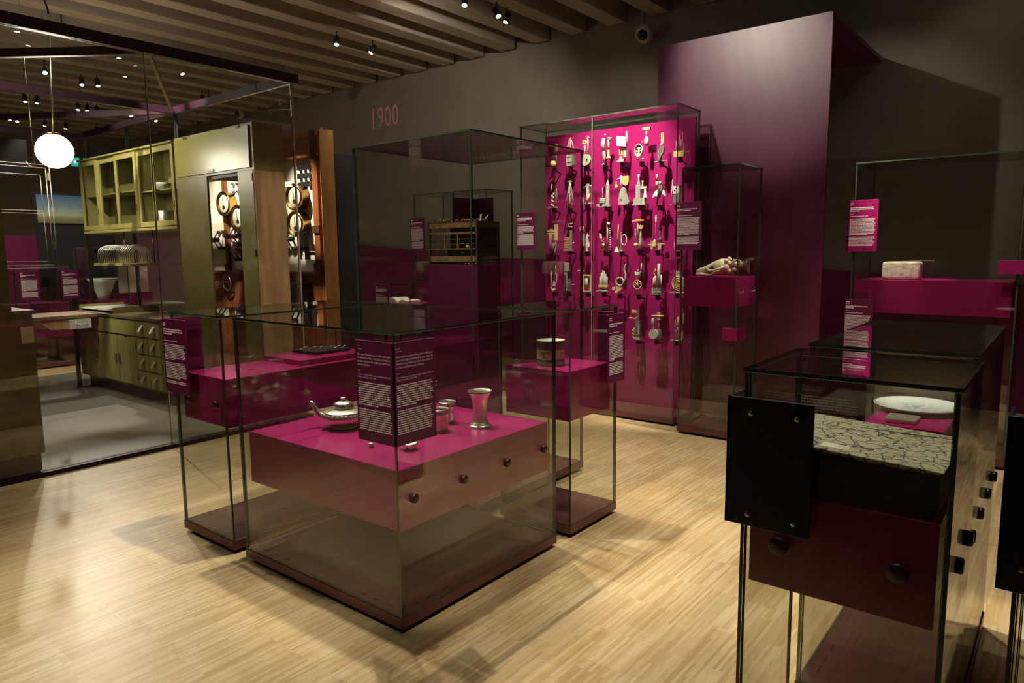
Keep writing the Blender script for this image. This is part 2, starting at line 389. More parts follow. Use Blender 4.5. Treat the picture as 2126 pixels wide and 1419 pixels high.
# folded magenta panel with a canopy running back to the wall
t = thing('folded_panel', 'tall glossy magenta panel folding back to the wall as a canopy', 'panel', (6.52, 2.54, 0))
MB().box(6.52, 1.74, .012, 6.55, 3.34, 3.585).build('upright_sheet', panelmat, t)
MB().box(6.552, 1.74, 3.545, XW-.005, 3.34, 3.585).build('canopy', panelmat, t)

# ------------------------------------------------------------------ glass cases
def pane(t, x0, y0, z0, x1, y1, z1, name='glass_pane'):
    b = MB().box(x0, y0, z0, x1, y1, z1)
    d = [x1-x0, y1-y0, z1-z0]; a = d.index(min(d))
    pairs = {2: (0, 1), 1: (2, 4), 0: (3, 5)}[a]
    b.m = [0 if i in pairs else 1 for i in range(6)]
    return b.build(name, [glass, edge], t)
def case(label, x0, y0, x1, y1, h, split=None, T=.01, group='glass display cases'):
    t = thing('display_case', label, 'display case', ((x0+x1)/2, (y0+y1)/2, 0), group)
    MB().box(x0+.04, y0+.04, 0, x1-.04, y1-.04, .02).build('plinth', plinthmat, t)
    b = MB().box(x0, y0, .02, x1, y1, .07)
    b.build('base', basemat, t, bevel=.003)
    s = MB()
    for a0, a1, b0, b1, ax in ((x0, x1, y0+.05, y1-.05, 0), (y0, y1, x0+.05, x1-.05, 1)):
        for e in (b0, b1):
            for q in (.13, .22, .31, a1-a0-.31, a1-a0-.22, a1-a0-.13):
                if 0 < q < a1-a0-.06:
                    if ax == 0: s.box(a0+q-.022, e-.003, .07, a0+q+.022, e+.003, .0712)
                    else: s.box(e-.003, a0+q-.022, .07, e+.003, a0+q+.022, .0712)
    s.build('vent_slots', slotmat, t)
    i = .004; z0 = .071; z1 = h-T-.002
    A, B, C, D = x0+i, y0+i, x1-i, y1-i
    if split:
        pane(t, A, B+T+.001, z0, A+T, split-.004, z1); pane(t, A, split+.004, z0, A+T, D-T-.001, z1)
        MB().box(A-.001, split-.004, z0, A+T, split+.004, z1).build('lit_joint_strip', edgelit, t)
    else: pane(t, A, B+T+.001, z0, A+T, D-T-.001, z1)
    pane(t, C-T, B+T+.001, z0, C, D-T-.001, z1)
    pane(t, A, B, z0, C, B+T, z1); pane(t, A, D-T, z0, C, D, z1)
    pane(t, x0, y0, h-T, x1, y1, h, 'glass_lid')
    g = MB()
    for cx_, cy_ in ((A, B), (A, D), (C, B), (C, D)):
        sx = 1 if cx_ == A else -1; sy = 1 if cy_ == B else -1
        g.box(cx_+sx*(T+.0005), cy_+sy*(T+.0005), z0, cx_+sx*(T+.004), cy_+sy*(T+.004), z1)
    g.build('corner_seal', blackmetal, t)
    return t
def block(t, x0, y0, z0, x1, y1, z1, m=None, bev=.002):
    return MB().box(x0, y0, z0, x1, y1, z1).build('display_block', m or purple, t, bevel=bev)
def discs(t, pts, axis, m=None, r=.021, d=.018):
    for p in pts:
        q = Vector(p)-Vector(axis)*.0
        MB().lathe(q, [(0, 0), (r, 0), (r, d-.004), (r-.004, d), (0, d)], 20, axis).build('fixing_disc', m or discmat, t)

cA = case('large low glass case in the centre foreground with the silver teapot', 1.909, 2.140, 3.059, 3.357, 1.30)
block(cA, 1.945, 2.178, .435, 3.022, 3.318, .705)
discs(cA, [(x, 2.144, .581) for x in (1.998, 2.311, 2.629, 2.938)], (0, -1, 0))
cL = case('low glass case behind and left of the teapot case, with stepped block', 1.909, 3.475, 3.06, 4.022, 1.30)
block(cL, 1.945, 3.512, .69, 3.02, 3.985, .955); block(cL, 2.46, 3.58, .957, 2.99, 3.96, .985)
discs(cL, [(1.913, 3.858, .816), (1.913, 3.562, .819)], (-1, 0, 0))
cB = case('low square glass case right of centre holding the tin can', 3.193, 2.138, 3.702, 2.662, 1.30)
block(cB, 3.225, 2.172, .665, 3.668, 2.628, .948)
cF = case('tall glass case behind the teapot case, with the wooden crate', 3.10, 2.767, 4.298, 3.83, 2.32)
block(cF, 3.60, 3.165, .0715, 3.842, 3.632, 1.535, dpurple)
cD = case('tallest wide glass case with the wall of carved tools', 5.885, 2.81, 6.35, 4.575, 2.89, split=3.70)
MB().box(6.295, 2.84, .0715, 6.325, 4.545, 2.83).build('back_panel', purple, cD)
cE = case('slim tall glass case right of the tool wall, holding a skull', 5.70, 2.17, 6.205, 2.69, 2.31)
block(cE, 5.722, 2.20, 1.135, 6.175, 2.655, 1.388)
for xx in (5.80, 6.07):
    pn = MB(); pn.tube([(xx, 2.20, 1.26), (xx, 2.165, 1.26)], .004, 8); pn.lathe((xx, 2.165, 1.26), [(.004, 0), (.013, .001), (.013, .008), (0, .010)], 14, (0, -1, 0)); pn.build('fixing_pin', steel, cE)
cC = case('nearest small glass case at right holding the marbled box', 1.867, .181, 2.352, .688, 1.30)
block(cC, 1.895, .212, .69, 2.325, .666, .962)
discs(cC, [(1.871, .578, .824), (1.871, .29, .829)], (-1, 0, 0), r=.026)
discs(cC, [(2.0, .185, .83), (2.21, .185, .83)], (0, -1, 0), blackmetal)
cC2 = case('low glass case behind the marbled box case, holding the plate', 2.48, .205, 3.48, .693, 1.30)
block(cC2, 2.515, .24, .60, 3.445, .655, .76); block(cC2, 2.93, .335, .80, 3.43, .605, .95)
discs(cC2, [(x, .209, .70) for x in (2.6, 2.85, 3.1, 3.35)], (0, -1, 0), blackmetal)
cK = case('wide glass case against the wall at far right with the pale stone', 6.10, .31, 6.72, 1.41, 2.28)
block(cK, 6.135, .348, 1.11, 6.68, 1.385, 1.366)
cM = case('glass case cut off by the right edge of the picture', 2.04, -.45, 2.60, .072, 1.30)
block(cM, 2.075, -.41, .62, 2.56, .035, .80)
cJ = case('left one of two slim glass cases far behind the crate', 6.0, 5.78, 6.5, 6.29, 2.31)
block(cJ, 6.03, 5.81, 1.0, 6.46, 6.26, 1.28)
cJ2 = case('right one of two slim glass cases far behind the crate', 6.0, 5.13, 6.47, 5.65, 2.31)
block(cJ2, 6.03, 5.16, 1.0, 6.44, 5.62, 1.28)
cN = case('low glass case holding the open book, behind the stepped block case', 5.4, 5.75, 5.93, 6.27, 1.30)
block(cN, 5.43, 5.78, .75, 5.9, 6.24, 1.04)

# ------------------------------------------------------------------ corner text panels
AX = {'-x': ((-1, 0, 0), (0, -1, 0)), '+x': ((1, 0, 0), (0, 1, 0)), '-y': ((0, -1, 0), (1, 0, 0)), '+y': ((0, 1, 0), (-1, 0, 0))}
def panel(label, c, flaps, z0, z1, m=None, content=None, off=.022, name='text_panel', cat='text panel', group='purple text panels'):
    t = thing(name, label, cat, (c[0], c[1], z0), group)
    ink = MB(); seedr = random.Random(label)
    nx = [f for f in flaps if 'x' in f[0]]; ny = [f for f in flaps if 'y' in f[0]]
    for f in flaps:
        side, wd = f[0], f[1]; wr = f[2] if len(f) > 2 else True
        nrm, rgt = map(Vector, AX[side])
        # along-face direction away from the corner
        other = [g for g in flaps if g is not f]
        o_n = Vector(AX[other[0][0]][0]) if other else -rgt
        away = -o_n
        c3 = Vector((c[0], c[1], 0))
        a = c3+nrm*off+o_n*(off+.008); b = c3+nrm*(off+.008)+away*wd
        MB().box(a.x, a.y, z0, b.x, b.y, z1).build('flap', m or dpurple, t, bevel=.0012, seg=1)
        e0, e1 = c3+o_n*(off+.008), c3+away*wd
        left = e0 if (e1-e0).dot(rgt) > 0 else e1
        W = (e1-e0).length
        org = left+nrm*(off+.0088)
        if content and wr:
            P = lambda u, v: org+rgt*(.014+u)+Vector((0, 0, z1-v))
            u3 = (0, 0, 1); Wd = W-.03; H = z1-z0
            if content == 'blank': continue
            tx = content.get(side) if isinstance(content, dict) else None
            y = .028
            for l in (tx['no'] if tx else (None, None)):
                if l: text(ink, l, .0075, P(0, y), rgt, u3)
                else: dashes(ink, P(0, y), rgt, u3, .028, .0055, rnd=seedr)
                y += .0115
            y += .012
            if tx:
                for l in tx['head']: text(ink, l, .0125, P(0, y), rgt, u3, wmax=Wd); y += .0145
            else:
                nh = seedr.choice((2, 3)) if H > .3 else 1
                for i in range(nh): dashes(ink, P(0, y), rgt, u3, Wd*.94, .0075, rnd=seedr, full=i < nh-1); y += .0125
            y += .008
            dashes(ink, P(0, y), rgt, u3, .024, .002, rnd=seedr); y += .018
            if tx:
                for l in tx['sub']: text(ink, l, .0095, P(0, y), rgt, u3, wmax=Wd); y += .0112
            else:
                dashes(ink, P(0, y), rgt, u3, Wd*.7, .0045, rnd=seedr); y += .010
            y += .010
            while y < H-.055:
                npar = seedr.randint(8, 17)
                for i in range(npar):
                    if y > H-.045: break
                    if tx and tx.get('body'):
                        text(ink, tx['body'].pop(0), .0082, P(0, y), rgt, u3, wmax=Wd)
                    else: dashes(ink, P(0, y), rgt, u3, Wd, .0047, rnd=seedr, full=i < npar-1)
                    y += .0094
                y += .011
    if ink.v: ink.build('lettering', white_ink, t, label='small white printed text')
    return t
EN = {'no': ('FR 113', '1938, 1940'), 'head': ('Following the pogrom of November 1938, Jews', 'were no longer permitted to own silver. In', 'Frankfurt they had to turn their silver effects in', 'to the municipal trade institute.'),
      'sub': ('Silver formerly belonging to Jews, bought in between 1938 and', '1940 in Frankfurt, 1938\u20131940')}
DE = {'no': ('FR 113', '1938\u20131940'), 'head': ('Nach dem Novemberpogrom 1938 wurde Juden', 'der Besitz von Silber verboten. In Frankfurt', 'mussten sie es bei der st\u00e4dtischen Darlehens-', 'anstalt abliefern.'),
      'sub': ('Zwischen 1938 und 1940 aus j\u00fcdischem Besitz abgeliefertes', 'Silber \u2013 Frankfurt, 1938\u20131940')}
panel('text panel wrapped round the near corner of the teapot case', (1.909, 2.14), [('-x', .205), ('-y', .205)], .835, 1.262, content={'-x': DE, '-y': EN})
panel('text panel on the left corner of the stepped block case, beside the kitchen', (1.909, 4.022), [('-x', .235), ('+y', .2, False)], .845, 1.265, content='t')
panel('text panel on the right corner of the tin can case', (3.702, 2.138), [('-y', .165), ('+x', .16, False)], .838, 1.25, content='t')
panel('dark back of a text panel seen above the wooden crate', (4.298, 3.83), [('+x', .2, False), ('+y', .2, False)], 1.63, 2.045, content='t')
panel('text panel on the left corner of the tool wall case', (5.885, 4.575), [('-x', .215), ('+y', .2, False)], 1.63, 2.02, content='t')
panel('text panel on the left corner of the skull case, right of the tools', (5.70, 2.69), [('-x', .205), ('+y', .2, False)], 1.615, 2.02, content='t')
panel('upper text panel on the left corner of the pale stone case', (6.10, 1.41), [('-x', .185), ('+y', .2, False)], 1.59, 1.99, m=purple, content='t')
panel('lower text panel on the left corner of the pale stone case', (6.10, 1.41), [('-x', .185), ('+y', .2, False)], .82, 1.218, m=dpurple, content='t')
ENB = {'no': ('', ''), 'head': ('The blockade of Berlin lasted from', '24 June 1948 to 12 May 1949.'), 'sub': ('Cigarette case, card',)}
panel('dark text panel seen behind the marbled box through two panes', (2.48, .693), [('-x', .19), ('+y', .19, False)], .835, 1.262, content={'-x': ENB})
panel('text panel on the left slim case behind the crate', (6.0, 6.29), [('-x', .21), ('+y', .2, False)], 1.62, 2.03, content='t')
panel('text panel on the case with the open book', (5.4, 6.27), [('-x', .2), ('+y', .2, False)], .85, 1.265, content='t')
SG = 'small blank magenta signs'
panel('small blank magenta sign low on the skull case corner', (5.70, 2.17), [('-x', .11), ('-y', .13)], .865, .968, m=purple, content='blank', name='corner_sign', cat='sign', group=SG)
panel('small blank magenta sign on the tool wall case, right corner', (5.885, 2.81), [('-x', .11), ('-y', .11)], 1.436, 1.54, m=purple, content='blank', name='corner_sign', cat='sign', group=SG)
panel('small blank magenta sign on the pale stone case, right corner', (6.10, .31), [('-x', .125), ('-y', .11)], 1.424, 1.52, m=purple, content='blank', name='corner_sign', cat='sign', group=SG)
def bolts(t, c, side, us, zs, off):
    nrm, rgt = map(Vector, AX[side]); away = rgt
    for u in us:
        for z in zs:
            p = Vector((c[0], c[1], z))+u+nrm*off
            MB().lathe(p, [(.0085, 0), (.0085, .002), (.006, .006), (0, .0075)], 14, nrm).build('bolt_head', steel, t)
p1 = panel('black backplate with steel bolts on the marbled box case', (1.867, .688), [('-x', .195), ('+y', .15, False)], .871, 1.226, m=black, name='back_plate', cat='panel', group='black bolted plates')
bolts(p1, (1.867, .688), '-x', (Vector((0, -.035, 0)), Vector((0, -.155, 0))), (.905, 1.185), .0305)
bolts(p1, (1.867, .688), '+y', (Vector((.03, 0, 0)),), (.905, 1.185), .0305)
p2 = panel('black backplate with a steel bolt at the right picture edge', (2.04, .072), [('-x', .2), ('+y', .1, False)], .79, 1.222, m=black, name='back_plate', cat='panel', group='black bolted plates')
bolts(p2, (2.04, .072), '-x', (Vector((0, -.02, 0)), Vector((0, -.155, 0))), (.85, 1.185), .0305)

# ------------------------------------------------------------------ silver on the teapot block
ZA = .7055
def teapot(x, y):
    t = thing('teapot', 'fluted silver teapot with a curved spout on the magenta block', 'teapot', (x, y, ZA))
    prof = [(.0, .0), (.062, .0), (.066, .006), (.060, .012), (.078, .020), (.104, .040), (.112, .060), (.108, .078), (.098, .087), (.074, .097), (.052, .102), (.046, .104)]
    def flute(r, h, a):
        k = 1 if .018 < h < .085 else 0
        return r*(1+.06*k*abs(math.sin(a*14))-.03*k)
    MB().lathe((x, y, ZA), prof, 168, fl=flute).build('body', silver, t)
    MB().ring((x, y, ZA+.087), .100, .0035, (0, 0, 1), n=40).build('shoulder_band', silver2, t)
    l = MB().lathe((x, y, ZA+.103), [(.050, 0), (.054, .004), (.054, .010), (.048, .012), (.050, .020), (.044, .030), (.026, .038), (.008, .041)], 40).build('lid', silver2, t)
    MB().lathe((x, y, ZA+.143), [(.006, 0), (.007, .004), (.014, .009), (.015, .014), (.010, .020), (0, .022)], 16, fl=lambda r, h, a: r*(1+.12*math.sin(6*a))).build('knob', silver, l)
    d = Vector((-.62, .785, 0)); c = Vector((x, y, ZA))
    P = [(.085, .045), (.118, .060), (.140, .082), (.153, .108), (.163, .128), (.176, .139)]
    MB().tube([c+d*a+Vector((0, 0, b)) for a, b in P], [.026, .021, .016, .0125, .011, .0105], 14).build('spout', silver, t)
    P = [(.085, .085), (.112, .105), (.143, .106), (.158, .086), (.152, .060), (.130, .043), (.100, .036)]
    MB().tube([c-d*a+Vector((0, 0, b)) for a, b in P], [.009, .008, .008, .009, .009, .008, .008], 10).build('handle', silver2, t)
teapot(2.294, 2.975)
def vessel(name, label, x, y, z, prof, m, group=None, fl=None, cat=None):
    o = MB().lathe((0, 0, 0), prof, 40, fl=fl).build(name, m); o.location = (x, y, z); return tag(o, label, cat or name.split('_')[-1], group)
vessel('silver_beaker', 'tall flared silver beaker on a stepped foot, right of the tumblers', 2.735, 2.405, ZA, [(0, 0), (.058, 0), (.060, .006), (.056, .010), (.052, .012), (.050, .018), (.044, .024), (.039, .032), (.037, .040), (.037, .09), (.039, .125), (.045, .155), (.057, .180), (.066, .192), (.063, .190), (.052, .170), (.040, .14), (.034, .10), (.034, .05), (0, .045)], silver)
TG = 'engraved silver tumblers'
pt = [(0, 0), (.040, 0), (.041, .02), (.043, .092), (.045, .095), (.042, .097), (.0455, .110), (.0465, .118), (.044, .116), (.040, .09), (.038, .02), (0, .015)]
vessel('silver_tumbler', 'front one of two engraved silver tumblers beside the text panel', 2.536, 2.505, ZA, pt, silver2, TG)
vessel('silver_tumbler', 'rear one of two engraved silver tumblers, left of the flared beaker', 2.690, 2.600, ZA, pt, silver2, TG)
vessel('salt_bowl', 'small oval ribbed silver bowl below the text panel', 2.204, 2.385, ZA, [(0, 0), (.020, 0), (.034, .012), (.041, .028), (.040, .034), (.036, .033), (.03, .016), (0, .010)], silver, fl=lambda r, h, a: r*(1+.07*abs(math.sin(7*a))))
t = thing('spice_cup', 'tiny silver cup with a wire stem left below the text panel', 'cup', (2.125, 2.56, ZA))
MB().lathe((2.125, 2.56, ZA), [(0, 0), (.010, 0), (.012, .004), (.013, .018), (.011, .022), (0, .022)], 18).build('cup', silver2, t); MB().cyl((2.125, 2.56, ZA+.022), (2.122, 2.566, ZA+.055), .002, .0015, 8).build('stem', silver, t)
t = thing('spice_tower', 'slender silver spice tower mostly hidden behind the text panel', 'spice tower', (2.735, 2.765, ZA))
c = (2.735, 2.765, ZA)
MB().lathe(c, [(0, 0), (.045, 0), (.045, .006), (.015, .015), (.008, .03), (.010, .07), (.007, .09), (.009, .10)], 24).build('foot', silver, t)
MB().lathe(c, [(.022, .10), (.024, .105), (.022, .17), (.026, .175), (.0, .176)], 6, sm=False).build('box', silver2, t)
MB().lathe(c, [(.026, .176), (.010, .235), (.006, .25), (.010, .255), (.006, .262), (.003, .285), (.008, .295), (.008, .30), (.003, .305), (.002, .325), (0, .33)], 12).build('spire', silver, t)
for dx, dy in ((.02, .02), (-.02, .02), (.02, -.02), (-.02, -.02)):
    MB().cyl((c[0]+dx, c[1]+dy, c[2]+.176), (c[0]+dx, c[1]+dy, c[2]+.20), .002, .001, 6).ball((c[0]+dx, c[1]+dy, c[2]+.203), .004, n=8).build('finial', silver, t)

# ------------------------------------------------------------------ tray with cutlery, small silver
t = thing('cutlery_tray', 'flat black tray with recesses on the stepped block', 'tray', (2.80, 3.80, .986))
MB().box(2.655, 3.70, .986, 2.93, 3.955, 1.004).build('tray', black, t, bevel=.003)
CG = 'silver pieces on the black tray'
for i, (x, y, a) in enumerate(((2.70, 3.90, .6), (2.74, 3.86, .5), (2.79, 3.83, .8), (2.83, 3.80, .5), (2.87, 3.77, .6), (2.90, 3.74, .7))):
    lb = 'silver piece on the black tray, %s from the left' % ('first', 'second', 'third', 'fourth', 'fifth', 'sixth')[i]
    dx, dy = math.cos(a)*.04, math.sin(a)*.04
    o = MB().tube([(-dx, -dy, .004), (0, 0, .006), (dx, dy, .006)], [.003, .0025, .004], 8).ball((dx*1.25, dy*1.25, .006), .011, sc=(1, .8, .45)).build('silver_spoon', silver); o.location = (x, y, 1.004); tag(o, lb, 'spoon', CG)
for i, (x, y, lb) in enumerate(((2.165, 3.775, 'left one of two tiny silver bars on the low magenta block'), (2.212, 3.715, 'right one of two tiny silver bars on the low magenta block'))):
    o = MB().box(-.022, -.006, 0, .022, .006, .006).build('silver_bar', silver, bevel=.002); o.location = (x, y, .9555); o.rotation_euler.z = -.9; tag(o, lb, 'silver bar', 'tiny silver bars')

# ------------------------------------------------------------------ tin can
cx, cy_ = 3.40, 2.42; z = .9485
t = thing('tin_can', 'dented tin can with a torn paper label and pale lid', 'can', (cx, cy_, z))
rc = .083
MB().lathe((cx, cy_, z), [(0, .001), (rc-.004, .001), (rc+.002, .002), (rc+.002, .007), (rc-.001, .010), (rc-.001, .038), (rc, .040), (rc-.001, .042), (rc-.001, .135), (rc+.002, .138), (rc+.003, .146), (rc, .148), (rc-.004, .143), (0, .140)], 48, m=0).build('can_body', tinmat, t)
MB().lathe((cx, cy_, z), [(0, .1412), (rc-.006, .1442), (rc-.004, .1475)], 48).build('lid', tininside, t)
lbm = MB(); n = 30
def arc(r, a0, a1, z0, z1, mb, m, k=24):
    vs_ = []
    for i in range(k+1):
        a = a0+(a1-a0)*i/k; vs_ += [(cx+r*math.cos(a), cy_+r*math.sin(a), z+z0), (cx+r*math.cos(a), cy_+r*math.sin(a), z+z1)]
    mb.add(vs_, [(2*i, 2*i+2, 2*i+3, 2*i+1) for i in range(k)], m, True)
arc(rc+.0012, 2.0, 4.9, .038, .094, lbm, 0)
lb = lbm.build('paper_label', paperlabel, t, label='torn brown paper label')
p = MB(); r2 = rc+.0018
for i in range(9): arc(r2, 2.95+i*.085, 2.95+i*.085+.055, .076, .085, p, 0, 3)
arc(r2, 3.12, 3.34, .045, .068, p, 0, 6); arc(r2, 4.45, 4.75, .060, .085, p, 1, 6); arc(r2, 4.4, 4.8, .048, .056, p, 1, 6)
p.build('label_print', [greenink, redink], lb)

# ------------------------------------------------------------------ wooden crate
X0, X1, Y0, Y1, Z0 = 3.602, 3.84, 3.167, 3.63, 1.536
t = thing('wooden_crate', 'old wooden doll-house-like crate of slats and wire on the tall block', 'crate', ((X0+X1)/2, (Y0+Y1)/2, Z0))
th = .012
for nm, z0, z1, mm in (('bottom_rail', .018, .058, cratewood), ('lower_rail', .100, .110, cratewood), ('middle_rail', .205, .220, cratewood), ('top_rail', .250, .283, cratewood)):
    MB().box(X0, Y0+.015, Z0+z0, X0+th, Y1-.006, Z0+z1).build(nm, mm, t, bevel=.002)
for yy in (Y0, Y1-.014): MB().box(X0-.003, yy, Z0, X0+.016, yy+.014, Z0+.292).build('corner_post', cratedark, t, bevel=.002)
for yy in (Y0, Y1-.014): MB().box(X1-.016, yy, Z0, X1, yy+.014, Z0+.292).build('corner_post', cratedark, t, bevel=.002)
for yy in (3.47, 3.345): MB().box(X0+.001, yy, Z0+.11, X0+.010, yy+.009, Z0+.205).build('slat', cratewood, t)
wm = MB()
for zz in (.140, .172): wm.tube([(X0+.004, Y0+.01, Z0+zz), (X0+.004, Y1-.01, Z0+zz)], .0018, 6)
for yy in [3.49+.012*i for i in range(11)]: wm.tube([(X0+.02, yy, Z0+.06), (X0+.02, yy, Z0+.25)], .0016, 6)
wm.build('wire_bars', wire, t)
MB().box(X0+.02, Y0+.002, Z0+.004, X1-.02, Y1-.002, Z0+.014).build('floor_board', cratedark, t)
MB().box(X0+.016, Y0+.001, Z0+.25, X1-.016, Y0+.009, Z0+.285).build('side_rail', cratedark, t)
sd = MB()
for i in range(26):
    xx = R.uniform(X0+.02, X1-.03); zz = R.uniform(.03, .2)
    sd.tube([(xx, Y0+.004, Z0+zz), (xx+R.uniform(-.03, .03), Y0+.004, Z0+zz+R.uniform(.02, .06))], .0017, 5)
for zz in (.06, .09, .02): sd.box(X0+.016, Y0+.001, Z0+zz, X1-.016, Y0+.006, Z0+zz+.012)
sd.build('side_lattice', cratedark, t)
MB().box(X1-.012, Y0+.014, Z0+.05, X1-.006, Y1-.014, Z0+.25).build('back_board', cratedark, t)
MB().box(X0+.01, Y0+.014, Z0+.284, X1-.01, Y1-.014, Z0+.291).build('top_board', cratedark, t)
cl = MB()
for i in range(34):
    xx = R.uniform(X0+.01, X1-.02); yy = R.uniform(Y0+.015, Y1-.02); a = R.uniform(0, 6.3); r = R.uniform(.012, .022)
    cl.tube([(xx+r*math.cos(a)*(q-1), yy+r*math.sin(a)*(q-1), Z0+.294+.016*math.sin(q*1.57)) for q in (0, .4, .8, 1.2, 1.6, 2)], .004, 6)
cl.build('bark_curls', cratewood, t)
ins = MB()
for i in range(14):
    yy = 3.19+R.random()*.4; xx = X0+R.uniform(.03, .12); ins.box(xx, yy, Z0+.014, xx+.012, yy+R.uniform(.01, .04), Z0+.014+R.uniform(.02, .09))
ins.build('inner_fittings', cratedark, t)
fb = MB()
for i in range(4): fb.cyl((X0+.02, 3.26+i*.009, Z0+.11), (X0+.02, 3.262+i*.009, Z0+.128+.006*(i % 2)), .0032, .002, 6)
fb.build('small_pegs', paper, t)
MB().prism([(X0+.06, 3.20, Z0+.294), (X0+.06, 3.188, Z0+.34), (X0+.06, 3.178, Z0+.336), (X0+.06, 3.186, Z0+.294)], (.006, 0, 0)).build('white_shard', paper, t)
MB().prism([(X0+.09, 3.19, Z0+.294), (X0+.09, 3.150, Z0+.322), (X0+.09, 3.146, Z0+.335), (X0+.09, 3.168, Z0+.318)], (.006, 0, 0)).build('white_shard', paper, t)
for i, nm in enumerate(('first', 'second', 'third', 'fourth')):
    o = MB().ball((0, 0, .006), .008, n=10, sc=(1, 1.2, .7)).build('pebble', paper); o.location = (3.6125, 3.28-.03*i, 1.5352)
    tag(o, 'tiny white pebble under the front edge of the wooden crate, %s from the left' % nm, 'pebble', 'pebbles under the crate')

# ------------------------------------------------------------------ open book
t = thing('open_book', 'open book with white pages lying in the low case at the back', 'book', (5.62, 6.08, 1.041))
for s in (-1, 1):
    vs_ = []; K = 8
    for i in range(K+1):
        u = i/K; zz = .012+.040*math.sin(u*2.4)*(1-.35*u)+(.03*u if s > 0 else 0)
        for xx in (-.11, .11): vs_.append((5.62+xx, 6.08+s*u*.145, 1.041+zz))
        for xx in (-.11, .11): vs_.append((5.62+xx, 6.08+s*u*.145, 1.0425))
    fs = []
    for i in range(K):
        a = 4*i; b = 4*i+4; fs += [(a, a+1, b+1, b), (a+2, b+2, b+3, a+3), (a, b, b+2, a+2), (a+1, a+3, b+3, b+1)]
    fs += [(0, 2, 3, 1), (4*K, 4*K+1, 4*K+3, 4*K+2)]
    MB().add(vs_, fs, 0, False).build('page_block', paper, t)
MB().box(5.505, 5.93, 1.0405, 5.735, 6.23, 1.0423).build('cover', dbrown, t)

# ------------------------------------------------------------------ skull and jug
zb = 1.397
t = thing('animal_skull', 'bleached long-snouted animal skull lying on the magenta block', 'skull', (5.90, 2.43, zb))
def P(u, v, d=0): return Vector((5.80+d, 2.60-u, zb+v))
sk = MB()
# snout to cranium: rings across the skull, axis along -Y
sect = [(0, .026, .022, .020), (.03, .032, .030, .028), (.08, .044, .036, .034), (.13, .060, .044, .048), (.18, .074, .060, .058), (.23, .082, .066, .064), (.27, .085, .058, .052), (.30, .083, .036, .032)]
vs_ = []; fs = []; n = 16
for (u, cz, ry, rx) in sect:
    for j in range(n):
        a = 2*math.pi*j/n; b = 1+.10*math.sin(3*a+u*30)
        vs_.append(P(u, cz+ry*math.sin(a)*b, .06+rx*math.cos(a)*b))
for i in range(len(sect)-1):
    for j in range(n): fs.append((i*n+j, i*n+(j+1) % n, (i+1)*n+(j+1) % n, (i+1)*n+j))
fs += [tuple(range(n)), tuple(range((len(sect)-1)*n, len(sect)*n))]
sk.add(vs_, fs, 0, True); s_ = sk.build('cranium', bonemat, t)
MB().tube([P(.11, .060, .005), P(.145, .042, -.012), (P(.19, .046, -.020)), P(.23, .060, -.014), P(.265, .078, .004)], [.010, .011, .010, .009, .010], 10).build('cheek_arch', bonemat, t)
MB().ball(P(.165, .066, .010), .022, sc=(.5, 1.3, .8)).build('eye_socket', dbrown, t)
MB().ball(P(.205, .102, .018), .012, sc=(.5, 2.2, .6)).build('temple_hollow', palewood, t)
MB().tube([P(.01, .012, .02), P(.07, .012, .01), P(.12, .006, 0), P(.15, .003, 0), P(.19, .024, 0), P(.24, .040, .01)], [.012, .013, .013, .010, .014, .012], 10).build('jaw', bonemat, t)
mb = MB()
for u, v, d, r in ((.275, .125, .03, .020), (.30, .138, .05, .017), (.29, .105, .05, .028), (.32, .100, .07, .026), (.335, .125, .05, .016), (.35, .100, .05, .02), (.26, .115, .07, .024), (.285, .150, .06, .012)): mb.ball(P(u, v, d), r, n=10)
mb.build('crest', bonemat, t)
MB().tube([P(.335, .125, .05), P(.365, .138, .05), P(.388, .122, .05), P(.385, .095, .05), P(.365, .070, .05)], .008, 8).build('hooked_bone', bonemat, t)
mb = MB()
for u, v, d, r in ((.30, .035, .04, .026), (.325, .024, .05, .022), (.34, .05, .04, .02)): mb.ball(P(u, v, d), r, n=10)
mb.build('lower_bones', noisy('pink_bone', (186, 140, 120), (150, 104, 92), (22, 22, 22), .55), t)
t = thing('brown_jug', 'small brown jug lying behind the skull', 'jug', (6.08, 2.30, zb))
jc = Vector((6.08, 2.36, zb+.073)); ja = Vector((.15, -.98, .06)).normalized()
MB().lathe(jc, [(0, 0), (.034, .004), (.05, .03), (.052, .06), (.04, .085), (.036, .10), (.060, .118), (.068, .128), (.062, .13), (.03, .11), (0, .1)], 24, ja).build('body', jugmat, t)
MB().tube([jc+ja*.03+Vector((.0, 0, -.05)), jc+ja*.05+Vector((.0, 0, -.071)), jc+ja*.085+Vector((0, 0, -.071)), jc+ja*.115+Vector((0, 0, -.06))], .009, 8).build('handle', jugmat, t)

# ------------------------------------------------------------------ pale stone
o = MB().pillow((0, 0, .071), .075, .135, .071).build('stone_block', stonemat); o.location = (6.36, 1.088, 1.3665)
tag(o, 'rough pale stone block with rounded corners on the far magenta shelf', 'stone')

